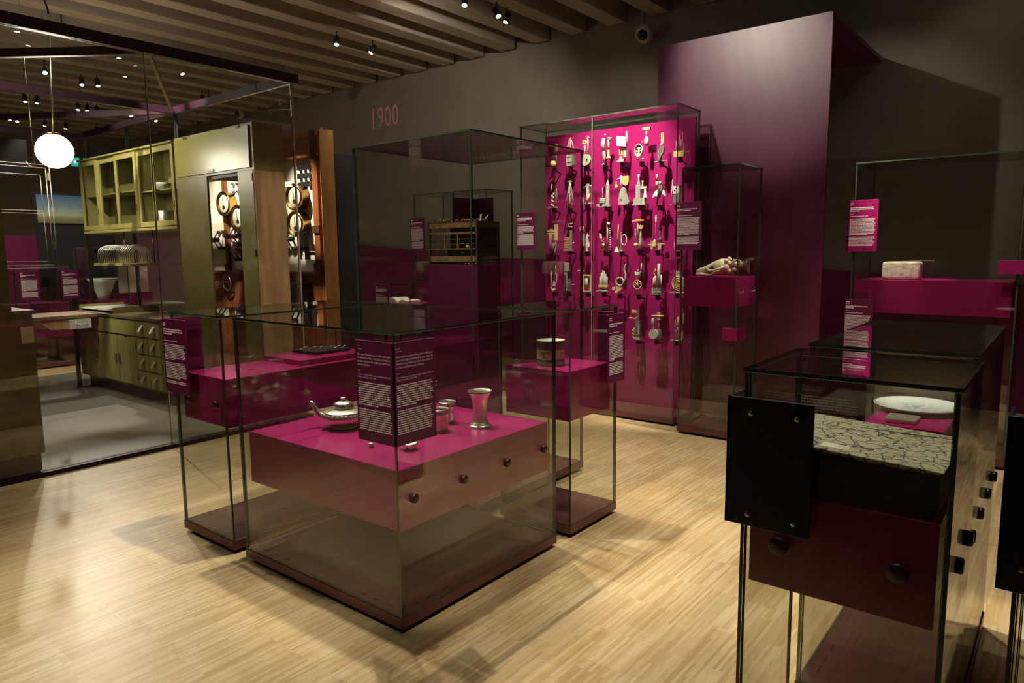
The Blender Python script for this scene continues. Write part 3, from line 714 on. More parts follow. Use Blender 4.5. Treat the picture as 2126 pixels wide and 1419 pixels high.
# ------------------------------------------------------------------ marbled box, plate, cigarette case
t = thing('marbled_box', 'black box with a marbled paper lid in the nearest case', 'box', (2.12, .44, .963))
MB().box(1.93, .222, .9635, 2.30, .655, 1.072).build('box_body', noisy('dark_marbled', (44, 40, 32), (60, 56, 44), (26, 26, 26), .6), t, bevel=.003)
MB().prism([(1.915, .214, 1.075), (1.915, .30, 1.0752), (1.915, .655, 1.095), (1.915, .66, 1.103), (1.915, .30, 1.0875), (1.915, .214, 1.082)], (.392, 0, 0)).build('lid', marbledmat, t, bevel=.0015)
MB().box(2.225, .222, 1.0935, 2.228, .64, 1.0945).build('lid_crease', plinthmat, t)
o = MB().box(-.022, -.035, 0, .022, .035, .0006).build('paper_slip', paper); o.location = (1.965, .47, 1.0955); o.rotation_euler = (.045, 0, 0); tag(o, 'small pale slip of paper on the marbled lid', 'paper slip')
px_, py_, pz = 3.285, .475, .9505
t = thing('serving_plate', 'large white plate with a blue painted scene on the raised block', 'plate', (px_, py_, pz))
pl = MB().lathe((px_, py_, pz), [(0, .004), (.085, .004), (.088, 0), (.094, 0), (.10, .006), (.150, .015), (.163, .021), (.165, .025), (.162, .027), (.152, .022), (.105, .012), (.092, .010), (0, .009)], 64).build('plate_body', plateglaze, t)
MB().ring((px_, py_, pz+.0264), .160, .0013, (0, 0, 1), n=64, k=6).build('rim_line', rimblue, t, label='thin dark rim line')
sc_ = MB()
for i in range(46):
    a = R.uniform(0, 6.28); r = .075*math.sqrt(R.random()); u, v = R.uniform(.004, .014), R.uniform(.002, .005)
    x, y = px_+r*math.cos(a)*1.1, py_+r*math.sin(a)
    sc_.box(x-v, y-u, pz+.0092, x+v, y+u, pz+.0098)
sc_.build('painted_scene', mat('pale_blue_glaze', (150, 172, 200), .2), t, label='pale blue painted townscape')
bw = MB()
for i in range(7):
    for j in range(4):
        a = -2.25+i*.045; r = .112+j*.010; z_ = lambda q: pz+.0128+(q-.105)*.215
        bw.add([(px_+q*math.cos(b), py_+q*math.sin(b), z_(q)) for q, b in ((r, a), (r+.008, a), (r+.008, a+.036), (r, a+.036))], [(0, 1, 2, 3)])
bw.build('blue_brickwork', blueglaze, t, label='deep blue brick pattern on the rim')
t = thing('cigarette_case', 'flat shiny silver cigarette case in front of the plate', 'cigarette case', (3.04, .49, .9505))
for nm, z0 in (('lower_half', .951), ('upper_half', .9585)): MB().box(2.982, .436, z0, 3.098, .544, z0+.0065).build(nm, silver, t, bevel=.0025)
MB().box(2.994, .448, .9652, 3.086, .532, .9656).build('engraving', silver2, t)

# ------------------------------------------------------------------ carved tools on the magenta back panel
# local drawing grid: u to the viewer's right (-Y), v up, d out of the panel (-X); one unit is about half a centimetre
KU, KV = .0052, .0046
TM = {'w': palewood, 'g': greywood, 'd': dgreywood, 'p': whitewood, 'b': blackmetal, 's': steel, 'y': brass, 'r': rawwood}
XT = 6.17
def tool(label, Y, Z, parts):
    t = thing('carved_tool', label, 'carved tool', (6.29, Y, Z), 'carved tools on the magenta wall')
    W = lambda u, v, d=0: Vector((XT-d*KV, Y-u*KU, Z+v*KV))
    b = MB(); b.box(XT-.02, Y-.018, Z-.010, XT+.03, Y+.018, Z-.002).box(XT-.012, Y-.014, Z-.05, XT+.03, Y+.014, Z-.010).tube([(XT, Y, Z-.02), (6.288, Y, Z-.05)], .008, 8)
    b.build('bracket', blackmetal, t)
    for nm, m, shapes in parts:
        q = MB()
        for s in shapes:
            k = s[0]
            if k == 'c':   # upright rod / cone: u, v0, v1, r0, (r1), (d)
                _, u, v0, v1, r0 = s[:5]; r1 = s[5] if len(s) > 5 else r0; d = s[6] if len(s) > 6 else 0
                q.cyl(W(u, v0, d), W(u, v1, d), r0*KV, r1*KV, 14)
            elif k == 'l': # bent rod through points, radius
                q.tube([W(*p) for p in s[1]], ([r*KV for r in s[2]] if isinstance(s[2], list) else s[2]*KV), 8)
            elif k == 's':
                q.ball(W(s[1], s[2], s[4] if len(s) > 4 else 0), s[3]*KV, n=14, sc=s[5] if len(s) > 5 else (1, 1, 1))
            elif k == 'd':  # disc facing out: u, v, r, thickness, (squash)
                sq = s[5] if len(s) > 5 else 1; n = 26
                q.prism([W(s[1]+s[3]*sq*KV/KU*math.cos(6.2832*i/n), s[2]+s[3]*math.sin(6.2832*i/n), s[6] if len(s) > 6 else 0) for i in range(n)], (-s[4]*KV, 0, 0))
            elif k == 'o':  # ring: u, v, R, r, (squash)
                sq = s[5] if len(s) > 5 else 1; n = 24
                q.tube([W(s[1]+s[3]*sq*math.cos(6.2832*i/n), s[2]+s[3]*math.sin(6.2832*i/n), s[6] if len(s) > 6 else 1) for i in range(n)], s[4]*KV, 8, closed=True)
            elif k == 'b':  # box: u0, v0, u1, v1, depth, (d)
                d = s[6] if len(s) > 6 else 0; a = W(s[1], s[2], d+s[5]/2); c = W(s[3], s[4], d-s[5]/2); q.box(a.x, a.y, a.z, c.x, c.y, c.z)
            elif k == 'p':  # outline plate, thickness
                q.prism([W(u, v, s[3] if len(s) > 3 else 0) for u, v in s[1]], (-s[2]*KV, 0, 0))
            elif k == 'L':  # turned piece: u, [(r, v)...]
                q.lathe(W(s[1], 0, s[3] if len(s) > 3 else 0), [(r*KV, v*KV) for r, v in s[2]], 18)
        q.build(nm, TM[m], t)
spiral = lambda u0, v0, v1, r, turns, n=36: [(u0+r*math.cos(6.2832*turns*i/n), v0+(v1-v0)*i/n, r*math.sin(6.2832*turns*i/n)) for i in range(n+1)]
TOOLS = [
 ('gold wooden ball under a pale block and spindle, first in the top row', 4.343, 2.484, [('ball', 'w', [('s', 0, 8, 7.5, 3)]), ('block', 'w', [('b', 4, 36, 9, 50, 5)]), ('spindle', 'w', [('l', [(-14, 49), (-9, 50), (-3, 49)], [1, 2.6, 1.6])]), ('pliers', 'd', [('l', [(-5, 20), (0, 26), (3, 36)], 1.5), ('l', [(6, 20), (3, 26), (0, 36)], 1.5)]), ('rod', 'd', [('c', 6, 4, 38, 1.2)])]),
 ('grey ribbed box with an arched wire handle, second in the top row', 4.138, 2.482, [('box', 'g', [('b', -7.5, 1, 6, 24, 9)]), ('side_box', 'd', [('b', 6, 2, 10, 23, 7)]), ('slots', 'b', [('b', -5, 19, 4, 20.5, 1, 4.6), ('b', -5, 7, 4, 8.5, 1, 4.6)]), ('arch', 'w', [('l', [(-7, 24), (-6, 44), (-3, 56), (0, 61), (3, 56), (6, 44), (7, 26)], .9)]), ('needle', 'g', [('c', 0, 24, 58, 1.5, .8)])]),
 ('grey banjo-shaped tool with a wooden spanner, third in the top row', 3.94, 2.471, [('drum', 'g', [('d', -.5, 12, 12.5, 6)]), ('opening', 'b', [('p', [(1.5, 14), (6, 14), (4, 8)], .6, 6.2)]), ('neck', 'g', [('c', 2.5, 24, 60, 1.7)]), ('eye_ring', 'g', [('o', 2, 60, 2.8, .9)]), ('wooden_spanner', 'w', [('o', -4.5, 50, 3.6, 2.1)]), ('shaft', 'g', [('c', -4.5, 24, 45, 1.8)])]),
 ('grey jointed leg with flanged hammer, fourth in the top row', 3.721, 2.453, [('thigh', 'g', [('l', [(-3.5, 58, 2), (-5, 45, 2), (-3, 32, 2)], [3.2, 4.6, 3])]), ('shin', 'g', [('l', [(-3, 31, 2), (-2, 22, 2), (-1, 4, 2)], [2.6, 3.6, 2])]), ('foot', 'g', [('l', [(-1, 4, 2), (-8, 1, 4)], [2.4, 1.8])]), ('hammer_dish', 'g', [('L', 9, [(1, 50), (2.5, 52), (5.2, 57), (5, 58), (0, 57)])]), ('hammer_shaft', 'g', [('c', 6.5, 32, 55, 2.2)]), ('wooden_flange', 'w', [('L', 6.5, [(2.4, 33), (2.2, 20), (5, 17), (5.2, 14), (0, 14)])]), ('red_knob', 'p', [('s', -1, 65, 2.2)])]),
 ('white card above a grey boat and wooden strips, fifth in the top row', 3.526, 2.465, [('card', 'p', [('p', [(-11, 36), (-11, 56), (9, 52), (9, 32)], .8, 6)]), ('strips', 'w', [('b', -7, 16, -5.5, 34, 4), ('b', -3, 16, 0, 34, 3)]), ('post', 'g', [('b', 2, 12, 8, 32, 4)]), ('brush', 'p', [('l', [(8, 34), (8.5, 50), (7, 58), (6.5, 64)], [1, 1.1, 2.2, 1.4])]), ('boat', 'g', [('p', [(-12, 3), (-6, 6), (-3, 14), (1, 6), (6, 9), (5, 2), (-8, 1)], 6)])]),  # card: white plate painted in for a reflection on the case glass
 ('oval mask with a wooden topped mallet, sixth in the top row', 3.322, 2.461, [('mask_rim', 'g', [('o', -4, 22, 12.5, 1.3, .62, 6)]), ('mask', 'g', [('d', -4, 22, 12, 4, .7)]), ('eye_slots', 'b', [('b', -9, 24, -6, 25.5, 1, 4.5), ('b', -2, 24, 1, 25.5, 1, 4.5), ('b', -9, 18, -6, 19.5, 1, 4.5), ('b', -2, 18, 1, 19.5, 1, 4.5)]), ('mallet_head', 'w', [('b', 2, 62, 17, 68, 6)]), ('mallet_shaft', 'g', [('c', 9.5, 48, 62, 1.9)]), ('bulb', 'g', [('L', 9.5, [(2, 50), (4.6, 44), (5, 38), (4, 31), (0, 30)])]), ('stub', 'r', [('c', 1, 36, 41, 1.2)]), ('feet', 'p', [('s', -8, 5, 3), ('s', 2, 5, 3)])]),
 ('pitted grey plate with wooden sticks on top, seventh in the top row', 3.115, 2.443, [('plate', 'd', [('p', [(-7, 14), (-5, 22), (-1, 30), (3, 31), (6, 26), (6, 17), (1, 10), (-1, 0), (-6, 0), (-5, 8)], 5)]), ('sticks', 'w', [('b', -1, 36, 1, 57, 2), ('b', 2, 36, 4, 57, 2), ('b', -4, 48, -3, 56, 1)]), ('collar', 'p', [('c', 0, 31, 36, 2)]), ('cross_rod', 'g', [('l', [(-16, 0), (12, 1)], .8)])]),
 ('grey brush fan in a pale block, last in the top row', 2.927, 2.47, [('block', 'w', [('b', -11, 0, 8, 11, 7)]), ('bristles', 'g', [('c', -8, 11, 32, 1.3, .3), ('c', -5, 11, 52, 1.5, .3), ('c', -2, 11, 42, 1.6, .3), ('c', 1, 11, 34, 1.5, .4), ('c', 4, 11, 48, 1.4, .3), ('c', 7, 11, 26, 1.2, .3)]), ('nail', 'g', [('l', [(9, 7), (19, 8)], [.6, 1])])]),
 ('grey twisted column beside a dark bottle, first in the second row', 4.351, 2.07, [('twisted_column', 'g', [('l', spiral(-2, 4, 32, 2.2, 3), 2.4)]), ('stick', 'w', [('c', -4, 36, 54, 1)]), ('bottle', 'd', [('L', 7, [(2.6, 19), (3.2, 24), (3, 34), (1.5, 38), (1.2, 40), (0, 40)])]), ('stopper', 'w', [('c', 7, 40, 44, 1)]), ('base_log', 'g', [('l', [(-14, 0), (-4, 1), (10, 1)], 1.6)]), ('hook_end', 'w', [('s', 6.5, 14, 1.6)])]),
 ('grey ladder frame shaped like the letter A, second in the second row', 4.144, 2.06, [('legs', 'g', [('l', [(0, 58), (-10.5, 0)], 1.3), ('l', [(0, 58), (10.5, 0)], 1.3)]), ('crossbar', 'g', [('l', [(-8, 9), (9, 9)], 1)]), ('top_hook', 'g', [('l', [(-5, 58), (0, 60), (5, 58)], 1.4)]), ('plumb_rod', 'p', [('L', 0, [(0, 8), (2.6, 9), (1, 20), (.9, 48), (1.6, 50), (0, 54)])]), ('vanes', 'g', [('b', -4, 33, 0, 35, 1), ('b', -1, 21, 5, 22.5, 1)])]),
 ('curved saw blade and a wooden clog on a post, third in the second row', 3.933, 2.089, [('post', 'g', [('b', -1, 0, 4, 44, 4)]), ('cross_arms', 'g', [('l', [(-9, 36), (0, 40), (12, 39)], 1.2)]), ('curved_blade', 'p', [('p', [(-9, -4), (-12, 0), (-13.5, 8), (-12, 15), (-9.5, 18), (-8, 8)], 2)]), ('wooden_clog', 'w', [('l', [(0, 4, 4), (4, 12, 4), (9, 22, 4)], [2.6, 3.2, 1.4])]), ('foot_bar', 'g', [('l', [(-6, 2), (14, 2)], 1)])]),
 ('tall grey bullet shape with a banded barrel, fourth in the second row', 3.707, 2.059, [('bullet', 'g', [('L', 2.5, [(4.2, 0), (4.2, 42), (3.2, 48), (1, 54), (0, 55)])]), ('ring', 'p', [('c', 2.5, 43.5, 45, 4.4)]), ('wing', 'g', [('p', [(-22, 2), (-14, -2), (10, -1), (10, 3), (-6, 4), (-18, 6)], 4)]), ('barrel', 'g', [('c', -9.5, 3, 17, 6)]), ('bands', 'p', [('c', -9.5, 15, 17, 6.3), ('c', -9.5, 11, 13, 6.3), ('c', -9.5, 7, 9, 6.3)]), ('needle', 'p', [('c', -9, 17, 40, .5)]), ('bead', 'p', [('s', -9, 21, 1.6)])]),
 ('grey glove-like shape under a wooden shield, fifth in the second row', 3.489, 2.058, [('glove', 'g', [('p', [(-13, 1), (-12, 24), (-8, 34), (-4, 38), (1, 34), (2, 24), (8, 6), (7, 2), (0, 0)], 6)]), ('slot', 'b', [('b', -8, 10, -6, 13, 1, 6.6)]), ('shield', 'w', [('p', [(-6, 60), (8, 60), (8, 48), (5, 42), (1, 40), (-4, 43), (-6, 48)], 3, 2)]), ('pole', 'p', [('c', -10.5, 34, 62, 1.6)]), ('arm', 'p', [('l', [(-20, 54), (-10, 58)], 1.4)]), ('hanging_bulb', 'w', [('L', -21, [(0, 33), (3.2, 36), (3.6, 41), (1, 46), (.8, 52), (0, 52)])])]),
 ('grey block tower with turned knobs, sixth in the second row', 3.332, 2.05, [('base_box', 'g', [('b', -12, 1, 11, 14, 10), ('b', -14, 0, 13, 2.5, 12)]), ('tower', 'g', [('b', -8, 14, 1, 43, 7)]), ('tall_knob', 'p', [('L', -3.5, [(3, 44), (2.2, 47), (1.3, 54), (2.6, 60), (2.4, 63), (0, 65)])]), ('arm', 'p', [('b', -2, 34, 13, 38, 4)]), ('small_knob', 'p', [('L', 4.5, [(2, 39), (1, 45), (2.2, 49), (0, 51)])]), ('bell', 'p', [('L', 10, [(4.6, 15), (4.4, 17), (2.4, 24), (1.6, 33), (0, 33)])])]),
 ('grey half-moon blade with tongs and a wooden grip, seventh in the second row', 3.128, 2.041, [('half_moon', 'p', [('p', [(-13, 14), (-12, 21), (-8, 28), (-2, 32), (5, 33), (10, 28), (13, 20), (13, 17), (8, 21), (2, 22), (-4, 18), (-9, 18)], 3)]), ('tongs', 'd', [('l', [(3, 46, 4), (0, 30, 4), (-3, 1, 4)], 2), ('l', [(3, 46, 4), (6, 33, 4), (1, 14, 4)], 1.8)]), ('pivot', 'g', [('d', 3, 45, 3, 2, 1, 5)]), ('grip', 'w', [('c', -6, 48, 63, 1.9)]), ('ferrule', 'g', [('c', -6, 36, 48, 2.3)])]),
 ('grey perforated box and a long needle, last in the second row', 2.956, 2.037, [('box', 'd', [('b', -5, 3, 7, 37, 6)]), ('front_plate', 'p', [('b', -5, 22, 5, 37, 1, 3.6)]), ('holes', 'b', [('d', -2, 28, 1.4, .8, 1, 4.2), ('d', 1, 32, 1.4, .8, 1, 4.2), ('d', 2, 25, 1.4, .8, 1, 4.2)]), ('needle', 'p', [('l', [(-9, -1, 4), (-6, 50, 4)], .6)]), ('bead', 'p', [('s', -9, 0, 1.3, 4)])]),
 ('pale wooden calliper above grey tongs, first in the third row', 4.365, 1.613, [('calliper_bar', 'w', [('b', 6, 26, 12, 62, 4)]), ('calliper_jaws', 'w', [('b', -13, 46, 7, 49, 3), ('b', -14, 40, 7, 43, 3)]), ('tower', 'w', [('b', -8, 30, -1, 44, 4), ('b', -6, 48, 0, 52, 4)]), ('trousers', 'd', [('l', [(-5, 30), (-4, 16), (-6, 0)], [2, 4, 2]), ('l', [(4, 20), (2, 10), (-2, 0)], [3, 3.4, 2.4])]), ('cable', 'g', [('l', [(8, 24), (9, 12), (5, 2), (8, -3)], 1)])]),
 ('wooden ribbed coil on a grey stand, second in the third row', 4.15, 1.637, [('ribs', 'w', [('b', -10, 3+3.6*i, 0, 5+3.6*i, 6) for i in range(7)]), ('post', 'g', [('b', 2, 0, 5, 42, 4)]), ('stand', 'g', [('b', -11, -4, 8, 0, 9)]), ('hook', 'g', [('l', [(-4, 56), (8, 58)], 1.2), ('l', [(-3, 51), (7, 50)], 1.2), ('l', [(-4, 56), (-1, 50)], 1)]), ('screwdriver', 'p', [('l', [(4, 12, 4), (13, 15, 4)], [.8, 1.5])])]),
 ('wooden disc above a grey folded cloth shape, third in the third row', 3.937, 1.615, [('disc', 'w', [('d', -10.5, 50, 5.8, 3)]), ('column', 'g', [('b', -11, 12, -6, 38, 5)]), ('column_foot', 'b', [('b', -11, 1, -6, 12, 5)]), ('folded_figure', 'g', [('L', 1, [(4, 0), (3, 6), (4.2, 14), (3, 20), (4, 26), (2, 33), (.6, 40), (0, 41)])]), ('knob', 'p', [('s', 5, 34, 2, 2)]), ('flap', 'p', [('p', [(4, 10), (8, 10), (7, 20), (5, 20)], 2, 2)])]),
 ('long grey rod with wooden cask and beaded chain, fourth in the third row', 3.715, 1.618, [('rod', 'g', [('c', 4, 1, 56, 1.7)]), ('rod_head', 'p', [('c', 6, 55, 60, 3.6)]), ('cask', 'y', [('c', -4, 0, 16, 6)]), ('knife', 'p', [('p', [(-14, 38), (-9, 37), (-8, 26), (-13, 28)], 2)]), ('crossed_sticks', 'r', [('l', [(-13, 26), (-3, 18)], .8), ('l', [(-3, 26), (-12, 18)], .8)]), ('chain', 'p', [('s', 10+i*.25, 48-5*i, 1.3, 2) for i in range(10)])]),
 ('wooden rod, white bell and grey horn with loop, fifth in the third row', 3.528, 1.611, [('rod', 'w', [('l', [(-10, 10), (-8, 57)], [1.7, .9])]), ('white_bell', 'p', [('L', -11, [(5.5, -2), (5, 0), (2, 8), (1, 11), (0, 11)])]), ('horn', 'd', [('L', -2, [(5, 0), (2.6, 4), (1.6, 14), (1, 36), (0, 37)])]), ('red_tip', 'p', [('s', -2.5, 40, 1.3)]), ('loop', 'p', [('o', 5, 24, 11, 1.1, .5)])]),
 ('wooden hammer with tiny wooden hand and bulbs, sixth in the third row', 3.331, 1.619, [('hammer_head', 'w', [('p', [(-15, 62), (-3, 66), (-1, 65), (10, 63), (10, 61), (-4, 60.5), (-15, 60)], 4)]), ('hammer_handle', 'g', [('l', [(-4, 61), (-4, 44), (-5, 16)], [2.2, 1.9, 2.2])]), ('little_hand', 'w', [('p', [(-1, 50), (3, 53), (5, 51), (9, 52), (9, 50), (6, 48.5), (9, 47), (8, 45.5), (4, 44), (0, 45)], 2, 3)]), ('pear_bulb', 'g', [('L', 2.5, [(1, 3), (4.4, 10), (4.2, 16), (2, 28), (2.4, 34), (1.2, 40), (0, 42)], 2)]), ('ball', 'w', [('s', -7, 11, 5, 2)]), ('thin_spike', 'g', [('c', -9.5, 8, 46, 1, .6)])]),
 ('candlestick, wooden pear and a long brush, seventh in the third row', 3.141, 1.617, [('brush_tip', 'p', [('L', -4, [(1.6, 58), (2, 66), (1, 72), (0, 74)])]), ('brush_shaft', 'g', [('c', -4.5, 22, 58, .4)]), ('wooden_pear', 'w', [('L', -4.5, [(0, 2), (5, 6), (5, 11), (3, 15), (3.6, 18), (2, 21), (0, 23)], 4)]), ('candlestick', 'd', [('L', 5, [(4.4, 47), (3.6, 43), (2, 41), (2.6, 38), (3, 36), (1.2, 32), (1, 30), (1.6, 24), (5, 21), (2, 20), (0, 20)])]), ('plane_body', 'g', [('b', -13, 2, -7, 20, 4), ('b', 2, 2, 8, 22, 4)]), ('cross_rod', 'p', [('l', [(-20, 12), (14, 13)], .9)])]),
 ('twisted wooden rope end with a comb, last in the third row', 2.938, 1.606, [('rope', 'w', [('l', spiral(1, 22, 58, 1.6, 2.5), 2)]), ('comb', 'p', [('l', [(-4+.4*abs(i-5), 3+2*i), (-7+.4*abs(i-5), 3+2*i)], .6) for i in range(11)]), ('comb_back', 'g', [('l', [(-3, 24), (-4, 12), (-1, 2)], 1)]), ('box', 'd', [('b', 0, 0, 7, 20, 5)])]),
 ('toothed oval saw with wooden finger ends, first in the fourth row', 4.342, 1.191, [('saw_frame', 'g', [('l', [(-6, 46), (-8, 30), (-9, 14), (-6, 4), (0, 6), (5, 22), (6, 36), (3, 46)], 1.4)]), ('teeth', 'p', [('p', [(-8+.0*i, 12+3.6*i), (-11, 13+3.6*i), (-8, 14+3.6*i)], 1) for i in range(9)]), ('awl', 'w', [('c', 3.5, 46, 62, 2.2, .8)]), ('wooden_fingers', 'w', [('l', [(-9, 10), (-6, 2)], 2), ('l', [(-3, 7), (-3, 0)], 2), ('l', [(1, 8), (0, 1)], 1.8)]), ('blade', 'p', [('p', [(-3, 14), (0, 26), (4, 18), (2, 12)], 1, 2)])]),
 ('grey carved column with a square brush on top, second in the fourth row', 4.163, 1.196, [('column', 'g', [('b', -9, 2, -3, 44, 5)]), ('marks', 'b', [('b', -8, 4+4.2*i, -4, 5.6+4.2*i, .8, 2.9) for i in range(9)]), ('brush_block', 'g', [('b', -8, 50, 1, 66, 5), ('b', -8.5, 46, 1.5, 51, 6)]), ('plane_body', 'd', [('p', [(0, 2), (6, 2), (6, 30), (3, 30), (-1, 12)], 4)]), ('pin', 'p', [('l', [(6, 16), (14, 17)], [.7, 1.3])])]),
 ('pale wooden frame with a grey drum and a pink nail, third in the fourth row', 3.93, 1.197, [('frame', 'w', [('b', -11, 0, -8, 39, 4), ('b', 7, 0, 10, 39, 4), ('b', -8, 36, 7, 39, 4), ('b', -8, 0, 7, 3, 4)]), ('drum', 'g', [('c', -2, 8, 31, 3.6)]), ('nail', 'p', [('l', [(-22, 47), (-20, 47), (-6, 47)], [2, .8, .8])]), ('corner_irons', 'd', [('b', 3, 30, 7, 36, 2), ('b', 3, 3, 7, 10, 2)])]),
 ('cluster of grey pipes bound with a wooden band, fourth in the fourth row', 3.734, 1.202, [('pipes', 'g', [('c', -8+3.1*i, 2, (34, 42, 48, 46, 40, 34)[i], 1.6) for i in range(6)]), ('band', 'w', [('b', -10, 11, 10, 16, 7)]), ('boot', 'g', [('l', [(-16, 1), (-10, 3), (0, 2), (9, 3)], [1.6, 2.2, 2, 2.2])]), ('toe', 'w', [('s', -17, 1, 1.8)])]),
 ('grey ring with wooden buttons and a curved wand, fifth in the fourth row', 3.551, 1.193, [('ring', 'g', [('o', 1, 26, 8.5, 2, .95)]), ('wand', 'g', [('l', [(14, 64), (11, 58), (10, 50), (13, 42), (13, 32), (9, 18)], [1.4, 1.8, 2.2, 2.2, 2.2, 2])]), ('plate', 'g', [('b', -7, 4, 4, 18, 3)]), ('buttons', 'w', [('d', -11, 11, 3.6, 2, 1, 3), ('d', -5, 4, 3.6, 2, 1, 3), ('d', 3, 10, 3.6, 2, 1, 3)])]),
 ('spoked wooden wheel below a grey knotted bag, sixth in the fourth row', 3.336, 1.19, [('wheel', 'w', [('o', 0, 21, 9, 1.2, .9, 6)]), ('spokes', 'w', [('l', [(8*math.cos(a)*.9, 21+8*math.sin(a), 6), (-8*math.cos(a)*.9, 21-8*math.sin(a), 6)], .8) for a in (.3, 1.35, 2.4)]), ('bag', 'g', [('s', -2, 42, 7, 2, (.8, 1, .8)), ('s', -7, 47, 2, 2), ('s', 4, 47, 2, 2)]), ('finger', 'g', [('c', 5, 46, 66, 1.8, 1.4)]), ('backing', 'b', [('d', 0, 21, 8.5, 2)]), ('foot_box', 'g', [('b', -7, 1, 2, 5, 5)]), ('bead', 'p', [('s', -1, 52, 1.5, 2)])]),
 ('woven grey basket holding pale sticks, seventh in the fourth row', 3.134, 1.191, [('basket', 'b', [('c', 0, 0, 14, 9.4, 10)]), ('weave', 'g', [('o', 0, 1+3.2*i, 9.9, .9, .95, 0) for i in range(0)]+[('l', [(-10, 1.5+3*i+(j % 2), 5+4*math.cos((j-4)*.5)) if False else (-10+2.5*j, 1.5+3*i+1.2*(j % 2), 9*math.sqrt(max(0, 1-((j-4)/4.4)**2))+1) for j in range(9)], .8) for i in range(5)]), ('thick_stick', 'g', [('c', 2, 14, 65, 3)]), ('hook', 'w', [('l', [(-4, 40), (-8, 44), (-8, 48), (-5, 50), (-5, 55)], 1.1)]), ('hook_stick', 'g', [('c', -5, 14, 40, 2)]), ('prongs', 'p', [('c', -9, 14, 36, .8), ('c', 7, 14, 42, 1.2)])]),
 ('pale grey coiled dish standing on a bar, last in the fourth row', 2.93, 1.215, [('dish', 'g', [('d', 4, 20, 15, 2)]), ('coils', 'w', [('o', 4, 20, 14.5, 1.1, .88, 3), ('o', 4, 20, 10.5, 1, .88, 3), ('o', 4, 20, 7, 1, .88, 3), ('o', 4, 20, 3.5, 1, .88, 3)]), ('ruler', 'g', [('b', -5, 34, 4, 54, 2)]), ('bar', 'g', [('l', [(-14, 1, 4), (18, 1, 4)], 1.5)])]),
 ('dark tall box with a wooden cleat and striped twist, left in the lowest row', 3.34, .744, [('box', 'd', [('b', -5, 4, 6, 40, 7)]), ('cleat', 'w', [('p', [(-12, 64), (-2, 62.5), (-1, 57), (-5, 58), (-12, 56)], 4)]), ('post', 'd', [('b', -1, 42, 3, 64, 4)]), ('wing', 'p', [('l', [(-22, 45), (-14, 46), (-8, 45), (-2, 47)], [.7, 1.6, 1, 2])]), ('striped_twist', 'w', [('l', spiral(-9, 2, 24, 1.4, 3), 1.3)]), ('dots', 'w', [('s', 3, 12+3.4*i, 1.2, 4.2) for i in range(9)]), ('foot', 'g', [('b', -6, 0, 6, 5, 8)])]),
 ('wooden spindle cross over a round grey box, middle in the lowest row', 3.137, .758, [('round_box', 'g', [('d', -3, 12, 10.5, 9)]), ('half_drum', 'd', [('b', -2, 3, 9, 22, 8)]), ('spindle', 'w', [('l', [(-11, 50, 2), (-2, 50, 2), (14, 51, 2)], [.8, 2, 1.4])]), ('cross_block', 'g', [('b', 2, 42, 7, 58, 5)]), ('thin_rod', 'g', [('c', 4.5, 22, 42, .7)]), ('spoon', 'g', [('L', -7.5, [(.8, 23), (1, 28), (4, 32), (4, 40), (3, 45), (0, 46)])])]),
 ('pear-shaped wire cage with a wooden screw, right in the lowest row', 2.936, .763, [('cage', 'g', [('l', [(5+9*math.cos(a)*q, v) for q, v in ((.6, 2), (1, 8), (.8, 16), (.3, 24), (.15, 28))], .6) for a in (0, .8, 1.57, 2.3, 3.14)]), ('screw', 'w', [('L', 4, [(1, 32), (3, 36), (2.6, 42), (3, 46), (1, 49), (0, 50)])]), ('neck', 'p', [('l', [(6, 26), (8, 33), (5, 36)], 1.4)]), ('pole', 'p', [('c', -2, 0, 44, .8)]), ('base_plank', 'g', [('l', [(-10, 0), (4, 0), (18, -1)], [.8, 1.6, 1.2])]), ('bullet', 'w', [('L', 14, [(2.4, 2), (2.8, 10), (2, 18), (.5, 22), (0, 22)], 3)]), ('feather', 'g', [('L', 16, [(1.6, 36), (2.4, 42), (2, 54), (0, 60)], 3)])]),
]
for a in TOOLS: tool(*a)

# ------------------------------------------------------------------ wall sensors
for label, x, y, z in (('round cream sensor dome with a dark lens under the ceiling at top right', 8.18, 4.39, 4.27), ('round cream sensor dome above the tall olive cupboard', 8.18, 13.6, 4.48)):
    t = thing('sensor_dome', label, 'sensor', (x, y, z), 'round sensor domes')
    c = Vector((x, y, z)); d = Vector((-.80, -.02, -.32)).normalized()
    MB().lathe(c-d*.06, [(0, -.01), (.06, 0), (.10, .02), (.118, .05), (.118, .065), (.10, .095), (.072, .112), (.066, .108), (0, .10)], 36, d).build('housing', camwhite, t)
    MB().lathe(c-d*.06, [(.064, .106), (.06, .122), (.04, .138), (0, .146)], 28, d).build('lens', lensblack, t)
    MB().cyl((x, y, z+.10), (x, y, 4.62), .008, None, 8).build('cable', cord, t)
    MB().tube([(x+.05, y, z+.02), (XW-.004, y, z+.02)], .02, 10).build('arm', camwhite, t)

